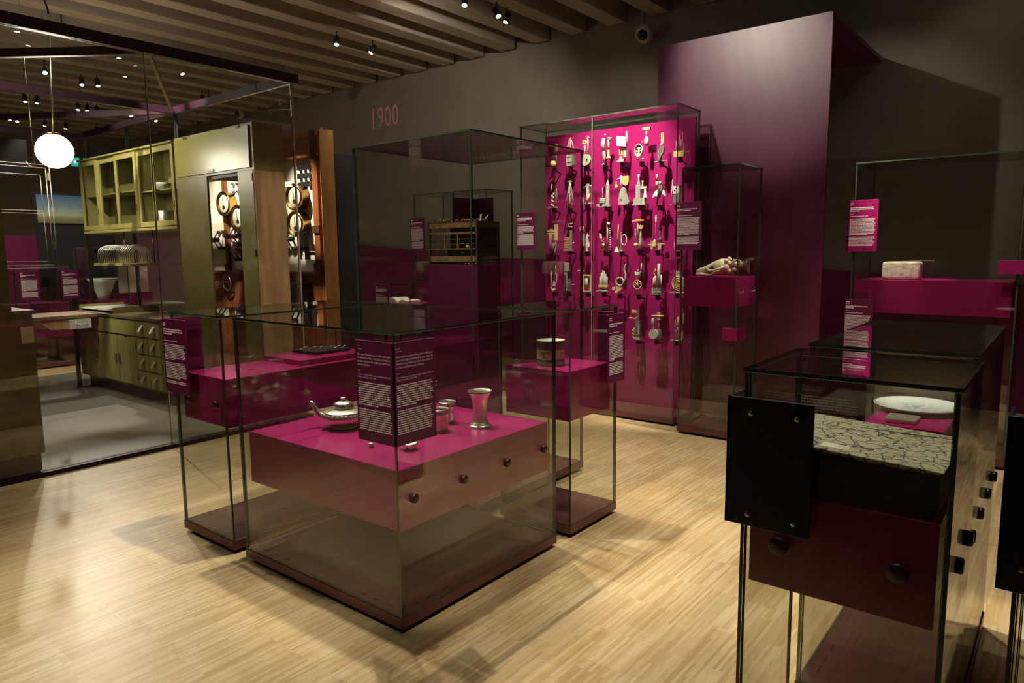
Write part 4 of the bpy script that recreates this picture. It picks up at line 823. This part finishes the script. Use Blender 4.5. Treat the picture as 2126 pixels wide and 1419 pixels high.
# ------------------------------------------------------------------ kitchen behind glass
t = thing('glass_enclosure', 'large room-high glass enclosure with plum frame around the old kitchen', 'glass enclosure', (2.0, 8.0, 0))
KX0, KX1, KY0, KY1, KZ = -1.6, 4.10, 5.90, 10.9, 3.21
bar = lambda a, b, w=.05, h=.05: (Vector(a), Vector(b), w, h)
def bars(L, name, m):
    for a, b, w_, h in L:
        d = (b-a).normalized(); sd_ = d.cross(Vector((0, 0, 1))).normalized()*w_/2; u = Vector((0, 0, h))
        MB().prism([a-sd_, a+sd_, a+sd_+u, a-sd_+u], b-a).build(name, m, t, bevel=.002)
bars([bar((KX0, 5.90, KZ), (KX1+.06, 5.90, KZ), .07, .085), bar((KX1, 5.94, KZ), (KX1, KY1, KZ), .06, .075), bar((KX0, 8.15, KZ), (KX1-.035, 8.15, KZ), .06, .075), bar((KX0, KY1, KZ), (KX1, KY1, KZ), .06, .075)], 'top_rail', framepurple)
bars([bar((2.79, 5.94, KZ+.005), (1.2, 8.10, KZ+.005), .05, .065), bar((4.07, 8.20, KZ+.005), (2.4, 10.86, KZ+.005), .05, .065)], 'brace', framepurple)
bars([bar((2.81, 5.94, KZ+.005), (4.06, 8.12, KZ+.005), .03, .03)], 'diagonal_brace', dbrown)
for x, y in ((KX1, 8.15), (KX1, 9.4), (KX1, KY1-.05)): MB().box(x-.018, y-.018, 0, x+.018, y+.018, KZ).build('post', blackmetal, t)
MB().box(KX0, 5.86, 0, KX1+.05, 5.955, .035).build('bottom_rail', framepurple, t)
MB().box(KX1-.0, 5.96, 0, KX1+.05, KY1, .035).build('bottom_rail', framepurple, t)
def gp(x0, y0, z0, x1, y1, z1): pane(t, x0, y0, z0, x1, y1, z1)
gp(KX0, 5.895, .036, 2.745, 5.905, KZ-.001); gp(2.755, 5.895, .036, KX1-.012, 5.905, KZ-.001)
gp(KX1-.005, 5.912, .036, KX1+.005, 8.125, KZ-.001); gp(KX1-.005, 8.175, .036, KX1+.005, 9.375, KZ-.001)
MB().box(2.746, 5.893, .036, 2.754, 5.907, KZ-.001).build('lit_joint_strip', edgelit, t)
MB().box(KX1-.011, 5.894, .036, KX1+.006, 5.911, KZ-.001).build('lit_joint_strip', edgelit, t)
struct(MB().box(KX0, 5.956, 0, KX1-.001, KY1, .006).build('floor_lino', linomat))

BX, BX1, BY0, BY1 = 3.46, 4.05, 7.53, 9.72
t = thing('base_cupboard', 'long low olive kitchen cupboard with doors and drawers', 'cupboard', ((BX+BX1)/2, (BY0+BY1)/2, .006))
MB().box(BX+.09, BY0, .0065, BX1, BY1-.03, .15).build('toe_kick', oliveplinth, t)
MB().box(BX+.012, BY0, .15, BX1, BY1, .915).build('carcass', olived, t, bevel=.003)
MB().box(BX-.01, BY0, .916, BX1, BY1+.01, .95).build('worktop', noisy('worktop_wood', (104, 92, 62), (84, 74, 50), (20, 3, 20), .4), t, bevel=.003)
MB().box(BX, 8.105, .735, BX+.011, BY1-.02, .905).build('apron_panel', olive, t, bevel=.002)
hinge = lambda mb, y, z: mb.box(BX-.006, y-.008, z-.03, BX, y+.008, z+.03)
for i, (a, b) in enumerate(((9.13, 9.66), (8.60, 9.11), (8.105, 8.58))):
    d = MB().box(BX, a, .175, BX+.011, b, .715).build('door', olive, t, bevel=.002)
    hy = b-.004 if i < 2 else a+.004
    for zz in (.27, .62): hinge(MB(), hy, zz).build('hinge', blackmetal, d)
    for zz in (.168, .722): MB().box(BX-.005, (a+b)/2-.03, zz-.008, BX, (a+b)/2+.03, zz+.008).build('catch', blackmetal, d)
    MB().box(BX-.012, (a+.02 if i != 2 else b-.06), .40, BX, (a+.06 if i != 2 else b-.02), .50).build('handle', oliveplinth, d)
def drawer(y0, y1, z0, z1, pulls, mt=enamel):
    d = MB().box(BX, y0, z0, BX+.011, y1, z1).build('drawer', olive, t, bevel=.002)
    for py in pulls:
        q = MB(); zc = (z0+z1)/2
        q.prism([(BX, py+.03, zc+.045), (BX-.05, py+.01, zc-.02), (BX-.055, py-.035, zc-.025), (BX, py-.03, zc+.045)], (0, 0, -.006))
        q.prism([(BX, py+.02, zc+.04), (BX-.048, py+.006, zc-.018), (BX, py+.006, zc-.02)], (0, -.006, 0))
        q.build('pull', mt, d)
drawer(7.55, 8.09, .735, .905, (7.93, 7.66))
for i in range(3):
    z0 = .175+.185*i; drawer(7.83, 8.09, z0, z0+.172, (7.95,), olive); drawer(7.55, 7.815, z0, z0+.172, (7.68,), olive)

t = thing('drain_board', 'ridged wooden draining board on the olive cupboard worktop', 'drain board', (3.75, 9.25, .951))
MB().box(BX+.06, 8.75, .975, BX1-.02, 9.70, .985).build('board', greywood, t)
q = MB()
for i in range(13): q.box(BX+.08, 8.79+.07*i, .9855, BX1-.04, 8.815+.07*i, .994)
q.build('ridges', greywood, t)
for yy in (8.735, 9.70): MB().box(BX+.04, yy, .951, BX1-.02, yy+.015, 1.02).build('side_board', olived, t)

t = thing('back_counter', 'brown counter top reaching left from the olive cupboard', 'counter', (2.7, 9.4, .006))
MB().box(1.95, 9.02, .905, 3.44, 9.70, .945).build('counter_top', noisy('counter_wood', (120, 98, 66), (98, 78, 52), (3, 20, 20), .45), t, bevel=.003)
MB().box(1.95, 9.66, .0065, 1.99, 9.70, .904).box(3.40, 9.66, .0065, 3.44, 9.70, .904).build('support', oliveplinth, t)
t = thing('refuse_drawer', 'tapered wooden bin with white front hung below the counter', 'bin', (3.2, 9.1, .78))
MB().prism([(2.82, 9.04, .90), (3.33, 9.04, .90), (3.33, 9.04, .79), (2.95, 9.04, .79)], (0, .34, 0)).build('bin', rawwood, t)
f = MB().box(3.13, 9.0, .785, 3.36, 9.035, .895).build('front', enamel, t, bevel=.002)
MB().tube([(3.19, 8.998, .865), (3.195, 8.975, .83), (3.245, 8.97, .815), (3.295, 8.975, .83), (3.30, 8.998, .865)], .006, 8).build('ring_handle', steel, f)

t = thing('wall_cupboard', 'long olive wall cupboard with glazed sliding doors', 'cupboard', (3.9, 8.7, 1.92))
WX, WX1, WY0, WY1, WZ0, WZ1 = 3.74, 4.06, 7.53, 9.98, 1.93, 2.80
MB().box(WX1-.015, WY0, WZ0, WX1, WY1, WZ1).build('back', olived, t)
MB().box(WX-.02, WY0-.005, WZ1, WX1, WY1+.02, WZ1+.02).build('top_board', olive, t, bevel=.003)
MB().box(WX-.01, WY0, WZ0-.03, WX1, WY1+.01, WZ0).build('bottom_board', olive, t, bevel=.003)
for yy in (WY1-.02, 8.40, WY0): MB().box(WX+.035, yy, WZ0, WX1-.016, yy+.02, WZ1).build('side_panel', olive, t)
MB().box(WX+.05, 7.555, 2.33, WX1-.016, 8.395, 2.345).box(WX+.05, 8.425, 2.36, WX1-.016, 9.955, 2.375).build('shelf', olive, t)
eds = ((9.98, 9.47), (9.49, 8.95), (8.97, 8.42), (8.44, 8.02), (8.04, 7.54))
for i, (b, a) in enumerate(eds):
    off = .018*(i % 2); x0 = WX-.005+off; x1 = x0+.016; s_ = .055
    d = MB().box(x0, a, WZ0+.012, x1, b, WZ0+.012+s_).box(x0, a, WZ1-.012-s_, x1, b, WZ1-.012).box(x0, a, WZ0+.012+s_, x1, a+s_, WZ1-.012-s_).box(x0, b-s_, WZ0+.012+s_, x1, b, WZ1-.012-s_).build('sliding_door', olive, t)
    pn = MB().box(x0+.006, a+s_, WZ0+.012+s_, x0+.010, b-s_, WZ1-.012-s_); pn.m = [1, 1, 1, 0, 1, 0]; pn.build('pane', [glass, edge], d)
    MB().box(x0-.004, a+.02, 2.12, x0, a+.032, 2.20).build('finger_pull', blackmetal, d)
CG = 'crockery in the wall cupboard'
for y, z, pr_, lb in ((8.20, 2.346, [(0, 0), (.05, 0), (.09, .06), (.10, .09), (.095, .09), (.05, .01), (0, .01)], 'pale bowl on the upper shelf of the wall cupboard'), (8.15, WZ0+.001, [(0, 0), (.07, 0), (.09, .10), (.085, .19), (.08, .19), (.07, .02), (0, .02)], 'pale jar at the bottom of the wall cupboard')):
    vessel('bowl' if 'bowl' in lb else 'jar', lb, 3.92, y, z, pr_, enamel, CG)

t = thing('plate_rack', 'hanging wooden plate rack with a row of metal hoops', 'plate rack', (3.62, 8.62, 1.5))
MB().box(3.50, 8.18, 1.505, 3.80, 9.16, 1.535).build('tray', olive, t, bevel=.003)
for i in range(16):
    y = 8.27+i*.054
    MB().tube([(3.53, y, 1.536)]+[(3.65-.12*math.cos(a), y+.015, 1.64+.10*math.sin(a)) for a in [math.pi*k_/8 for k_ in range(9)]]+[(3.77, y, 1.536)], .005, 6).build('hoop', steel, t)
for y in (8.30, 9.05): MB().cyl((3.82, y, 1.52), (3.82, y, 1.899), .008, None, 8).build('hanger', blackmetal, t)

# tall cupboard: panels, open middle, raw side board, top box
t = thing('broom_cupboard', 'tall open olive broom cupboard with raw pine end board', 'cupboard', (3.9, 6.75, .006))
TX, TX1, TY0, TY1 = 3.74, 4.06, 6.02, 7.50
tb_ = MB().box(TX, TY0, 2.40, TX1, TY1, 2.83).build('top_box', olive, t, bevel=.003)
d = MB().box(TX-.016, TY0+.05, 2.425, TX-.001, TY1-.03, 2.805).build('flap_door', mat('olive_gloss', (146, 140, 66), .26, 0, .45), tb_, bevel=.002)
MB().box(TX-.026, 6.70, 2.435, TX-.0165, 6.80, 2.455).build('catch', blackmetal, d)
for yy in (6.2, 7.2): MB().box(TX-.024, yy, 2.795, TX-.0165, yy+.06, 2.815).build('hinge', blackmetal, d)
MB().box(TX, 6.88, .0065, TX+.02, TY1, 2.399).build('door', olived, t, bevel=.002)
MB().box(TX, TY0+.03, .0065, TX+.03, 6.31, 2.399).build('front_stile', olive, t, bevel=.002)
for zz in (.5, 1.6, 2.3): MB().box(TX-.006, TY0+.035, zz, TX-.0005, TY0+.055, zz+.07).build('hinge', blackmetal, t)
MB().box(TX, TY0, .0065, TX1, TY0+.02, 2.399).build('end_board', rawwood, t, bevel=.002, label='raw knotty pine board')
MB().box(TX+.02, TY1-.02, .0065, TX1, TY1, 2.399).build('side_board', olived, t)
MB().box(TX+.03, 6.30, 2.37, TX1, 6.88, 2.398).build('header', oliveplinth, t)

# block at the left edge
t = thing('end_cupboard', 'olive cupboard end with worktop at the left picture edge', 'cupboard', (1.5, 6.2, .006))
MB().box(.6, 6.05, .0065, 1.83, 6.72, .15).build('toe_kick', oliveplinth, t)
MB().box(.6, 6.0, .15, 1.845, 6.75, 1.20).build('carcass', olived, t, bevel=.004)
MB().box(.6, 5.985, 1.201, 1.86, 6.75, 1.23).build('worktop', noisy('grey_worktop', (120, 116, 98), (102, 98, 82), (9, 9, 9), .5), t, bevel=.003)
t = thing('upright_board', 'tall dark olive board standing on the end cupboard at far left', 'board', (1.5, 6.2, 1.231))
MB().box(1.15, 6.0, 1.231, 1.72, 6.05, 2.46).build('board', olived, t, bevel=.003)
MB().box(1.14, 5.99, 2.46, 1.73, 6.06, 2.48).build('cap', olive, t)
o = MB().box(-.04, -.003, -.06, .04, .003, .06).build('paper_tag', paper); o.location = (1.835, 5.99, .98); o.location.y = 5.985
o.location = (1.80, 5.992, 1.05); tag(o, 'white paper tag with a dark mark on the end cupboard', 'tag')

# globe lamp
t = thing('globe_lamp', 'glowing white globe lamp hanging on a long thin rod', 'pendant lamp', (2.787, 8.0, 2.655))
MB().ball((2.787, 8.0, 2.655), .166, n=36).build('globe', globeem, t)
MB().lathe((2.787, 8.0, 2.806), [(.07, 0), (.072, .014), (.055, .024), (.012, .03), (0, .03)], 24).build('collar', brass, t)
MB().cyl((2.787, 8.0, 2.84), (2.845, 8.0, 3.84), .007, None, 8).build('rod', steel, t)
MB().lathe((2.845, 8.0, 3.84), [(0, 0), (.02, .0), (.066, .0), (.068, .006), (.068, .10), (.06, .105), (0, .105)], 24).build('canopy', enamel, t)
MB().tube([(2.845, 8.0, 3.94), (2.84, 8.01, 4.02), (2.80, 8.04, 4.2), (2.795, 8.05, 4.52)], .009, 8).build('cable', cord, t)
ld = bpy.data.lights.new('globe_light', 'POINT'); ld.energy = 230; ld.color = (1, .9, .72); ld.shadow_soft_size = .18
lo = bpy.data.objects.new('globe_light', ld); COL.objects.link(lo); lo.parent = t

# old window outlines hanging left, etched on clear sheet
rodgrey = mat('pale_grey_rod', (150, 142, 136), .5)
t = thing('window_outline', 'outline of an old casement window drawn in thin white rods', 'window outline', (2.7, 8.6, 1.5))
def rect(x0, z0, x1, z1, y, r=.0038):
    q = MB()
    for a, b in (((x0, z0), (x1, z0)), ((x1, z0), (x1, z1)), ((x1, z1), (x0, z1)), ((x0, z1), (x0, z0))): q.cyl((a[0], y, a[1]), (b[0], y, b[1]), r, None, 6)
    return q
rect(2.0, 1.50, 2.93, 2.58, 8.6).build('outer_frame', rodgrey, t); rect(2.03, 1.53, 2.90, 2.55, 8.62).build('inner_frame', rodgrey, t)
rect(2.06, 2.10, 2.84, 2.47, 8.6, .0032).build('upper_sash', rodgrey, t); rect(2.06, 1.57, 2.84, 2.07, 8.6, .0032).build('lower_sash', rodgrey, t)
for zz in (2.42, 2.15, 1.70): MB().box(2.905, 8.59, zz, 2.925, 8.61, zz+.08).build('hinge', steel, t)
MB().tube([(2.72, 8.6, 2.60), (2.74, 8.58, 2.56), (2.82, 8.58, 2.54)], .006, 6).build('latch', steel, t)
for xx in (2.2, 2.8): MB().cyl((xx, 8.61, 2.58), (xx, 8.61, 4.52), .002, None, 6).build('hanging_wire', steel, t)

# ------------------------------------------------------------------ switchboard
SX = 5.20
t = thing('switchboard', 'old mahogany switchboard with white marble, brass dials and black switches', 'switchboard', (SX+.1, 8.3, 0))
MB().box(SX+.02, 7.02, 0, SX+.14, 9.70, 1.36).build('plank_base', brownwood, t, bevel=.003)
q = MB()
for i in range(18): q.box(SX+.0185, 7.1+i*.145, .02, SX+.0205, 7.104+i*.145, 1.34)
q.build('plank_joints', dbrown, t)
MB().box(SX-.05, 7.02, 1.361, SX+.14, 9.70, 1.40).build('ledge', dbrown, t, bevel=.004)
MB().box(SX+.05, 7.15, 1.401, SX+.10, 9.66, 2.78).build('marble_slab', marble, t)
for y0, y1 in ((7.06, 7.17), (9.12, 9.20), (9.6, 9.68)):
    p_ = MB().box(SX, y0, 1.401, SX+.049, y1, 2.75).build('pilaster', brownwood, t, bevel=.004)
    MB().box(SX-.02, y0-.012, 1.402, SX-.0005, y1+.012, 1.50).box(SX-.02, y0-.012, 1.86, SX-.0005, y1+.012, 1.95).build('plinth_block', dbrown, p_, bevel=.003)
MB().box(SX+.04, 7.0, 0, SX+.06, 7.018, 3.08).box(SX, 6.99, 0, SX+.2, 7.0, 3.06).build('end_board', noisy('light_oak', (176, 128, 76), (150, 104, 60), (26, 26, 2), .45), t)
MB().box(SX+.02, 7.06, 2.79, SX+.12, 9.66, 2.98).build('header_panel', noisy('faded_mahogany', (150, 98, 74), (134, 84, 62), (20, 3, 20), .5), t)
MB().box(SX-.03, 7.02, 2.751, SX+.12, 9.70, 2.789).box(SX-.04, 7.02, 2.981, SX+.13, 9.70, 3.04).build('cornice', brownwood, t, bevel=.006)
MB().box(SX-.05, 7.02, 2.74, SX-.031, 7.12, 3.05).build('corner_scroll', dbrown, t, bevel=.006)
for y, z, r in ((9.05, 2.30, .155), (8.72, 2.10, .16), (7.44, 2.30, .155), (7.44, 1.98, .15), (8.3, 2.3, .15), (7.9, 2.1, .15)):
    g_ = MB().lathe((SX+.049, y, z), [(r*.9, 0), (r, .01), (r, .10), (r*1.04, .105), (r*1.04, .13), (r*.94, .132), (r*.9, .115), (0, .112)], 32, (-1, 0, 0)).build('dial', brass, t)
    MB().lathe((SX-.0635, y, z), [(r*.88, 0), (r*.87, .002), (0, .002)], 28, (-1, 0, 0)).build('dial_face', mat('dial_white', (226, 218, 190), .25), g_)
    MB().tube([(SX-.069, y, z-.04), (SX-.069, y+.02, z+.09)], .004, 6).ball((SX-.069, y, z-.05), .03, n=10, sc=(.3, 1, 1)).build('needle', black, g_)
for (ya, yb), z in (((8.5, 9.08), 1.86), ((8.5, 9.08), 1.66), ((9.24, 9.56), 1.82), ((7.5, 8.4), 1.80)):
    MB().cyl((SX-.06, ya, z), (SX-.06, yb, z), .018, None, 10).build('switch_bar', black, t)
    k_ = int((yb-ya)/.11)
    for i in range(k_):
        y = ya+.05+i*.11; q = MB()
        q.box(SX+.02, y-.02, z+.09, SX+.0495, y+.02, z+.13).box(SX+.02, y-.02, z-.13, SX+.0495, y+.02, z-.09).tube([(SX+.02, y, z+.11), (SX-.05, y, z), (SX+.02, y, z-.11)], .010, 6).box(SX-.075, y-.028, z-.03, SX-.045, y+.028, z+.03)
        q.build('knife_switch', blackmetal if z < 1.7 else darksteel, t)
for i in range(4):
    for j in range(2): MB().ball((SX+.03, 8.62+.11*i, 2.46+.10*j), .025, n=10).build('signal_knob', steel, t)
for i in range(3):
    for j in range(3): MB().box(SX+.01, 7.24+.09*i, 2.42+.10*j, SX+.0495, 7.29+.09*i, 2.48+.10*j).build('fuse', darksteel, t)
q = MB().box(SX-.08, 7.22, 1.55, SX-.05, 7.26, 1.86).box(SX-.08, 7.36, 1.55, SX-.05, 7.40, 1.86).box(SX-.08, 7.2, 1.66, SX-.05, 7.45, 1.70).box(SX-.08, 7.2, 1.84, SX-.05, 7.45, 1.88).box(SX-.05, 7.23, 1.6, SX+.049, 7.25, 1.64)
q.build('lever_frame', black, t)
hw = MB().ring((SX-.06, 9.10, 1.24), .10, .012, (1, 0, 0), n=32).build('hand_wheel', steel, t)
MB().cyl((SX-.06, 9.0, 1.24), (SX-.06, 9.2, 1.24), .008, None, 8).build('spoke', steel, hw); MB().cyl((SX-.09, 9.10, 1.24), (SX+.019, 9.10, 1.24), .018, None, 12).build('hub', darksteel, hw)
MB().box(SX-.12, 7.28, 1.02, SX+.019, 7.62, 1.27).build('black_box', black, t, bevel=.004)
t2 = MB().box(SX+.22, 7.0, 0, SX+.55, 9.3, 2.80).build('dark_partition', slab, bevel=.004); tag(t2, 'tall charcoal slab standing right of the switchboard', 'partition')

# ------------------------------------------------------------------ far background
def simple(name, label, cat, m, x0, y0, z0, x1, y1, z1, bev=.004):
    return tag(MB().box(x0, y0, z0, x1, y1, z1).build(name, m, bevel=bev), label, cat)
simple('magenta_partition', 'long low magenta partition far behind the kitchen', 'partition', wallpurple, 1.5, 13.0, 0, 5.0, 13.12, 1.95)
simple('picture_wall', 'grey partition carrying the blue landscape picture', 'partition', slab, 4.0, 12.432, 0, 5.1, 12.52, 2.6)
simple('landscape_picture', 'wide blue landscape picture hanging behind the kitchen window outline', 'picture', landmat, 4.02, 12.4, 2.13, 5.0, 12.43, 2.56, 0)
simple('dark_partition', 'dark hanging partition at upper far left beside the globe', 'partition', slab, 3.75, 14.9, 3.05, 4.75, 15, 3.70)
simple('dark_partition', 'dark hanging partition above the wall cupboard', 'partition', slab, 5.8, 14.9, 3.0, 7.6, 15, 3.72)
simple('white_board', 'plain white board on an easel behind the plate rack', 'board', whiteboard, 4.96, 12.05, 1.02, 5.42, 12.08, 1.72)
simple('board_stand', 'dark stand below the plain white board', 'stand', wallpurple, 4.9, 12.05, 0, 5.46, 12.2, 1.019)
for i, (x, y, lb) in enumerate(((3.55, 11.6, 'distant glass case left of the cupboard, behind the counter'), (4.25, 11.3, 'distant glass case behind the draining board'), (2.9, 12.1, 'distant glass case nearest the left edge'))):
    c_ = case(lb, x, y, x+.55, y+.55, 1.75 if i else 1.5)
    block(c_, x+.03, y+.03, .45, x+.52, y+.52, .95, wallpurple)
panel('distant white text panel left of the draining board', (4.0, 11.6), [('-y', .2)], 1.0, 1.42, content='t')
panel('distant text panel at far left behind the window outline', (3.47, 11.585), [('-y', .2)], 1.0, 1.42, content='t')
vessel('white_basin', 'white funnel-shaped basin standing far behind the counter', 4.53, 11.58, .951, [(0, 0), (.08, 0), (.10, .10), (.16, .26), (.215, .33), (.20, .33), (.15, .26), (.07, .1), (0, .1)], enamel, cat='basin')
t = thing('exit_sign', 'small glowing green exit sign right of the globe lamp', 'exit sign', (4.82, 13.0, 3.16))
MB().box(4.77, 13.0, 3.09, 5.03, 13.04, 3.23).build('sign_box', exitem, t)
q = MB().prism([(4.790, 12.998, 3.16), (4.820, 12.998, 3.19), (4.820, 12.998, 3.168), (4.870, 12.998, 3.168), (4.870, 12.998, 3.152), (4.820, 12.998, 3.152), (4.820, 12.998, 3.13)], (0, -.002, 0)); q.build('arrow', exitwhite, t)
q = MB(); q.box(4.920, 12.996, 3.105, 5.0, 12.998, 3.215); q.build('door_symbol', exitwhite, t)
q = MB().ball((4.965, 12.993, 3.195), .010, n=8).tube([(4.963, 12.993, 3.185), (4.955, 12.993, 3.15)], .008, 6).tube([(4.955, 12.993, 3.15), (4.975, 12.993, 3.135), (4.970, 12.993, 3.112)], .006, 6).tube([(4.955, 12.993, 3.15), (4.942, 12.993, 3.13), (4.930, 12.993, 3.128)], .006, 6).tube([(4.942, 12.993, 3.172), (4.962, 12.993, 3.18), (4.980, 12.993, 3.168)], .005, 6)
q.build('running_figure', exitem, t)
for xx in (4.80, 5.0): MB().cyl((xx, 13.02, 3.23), (xx, 13.02, 4.9), .004, None, 6).build('hanger', steel, t)
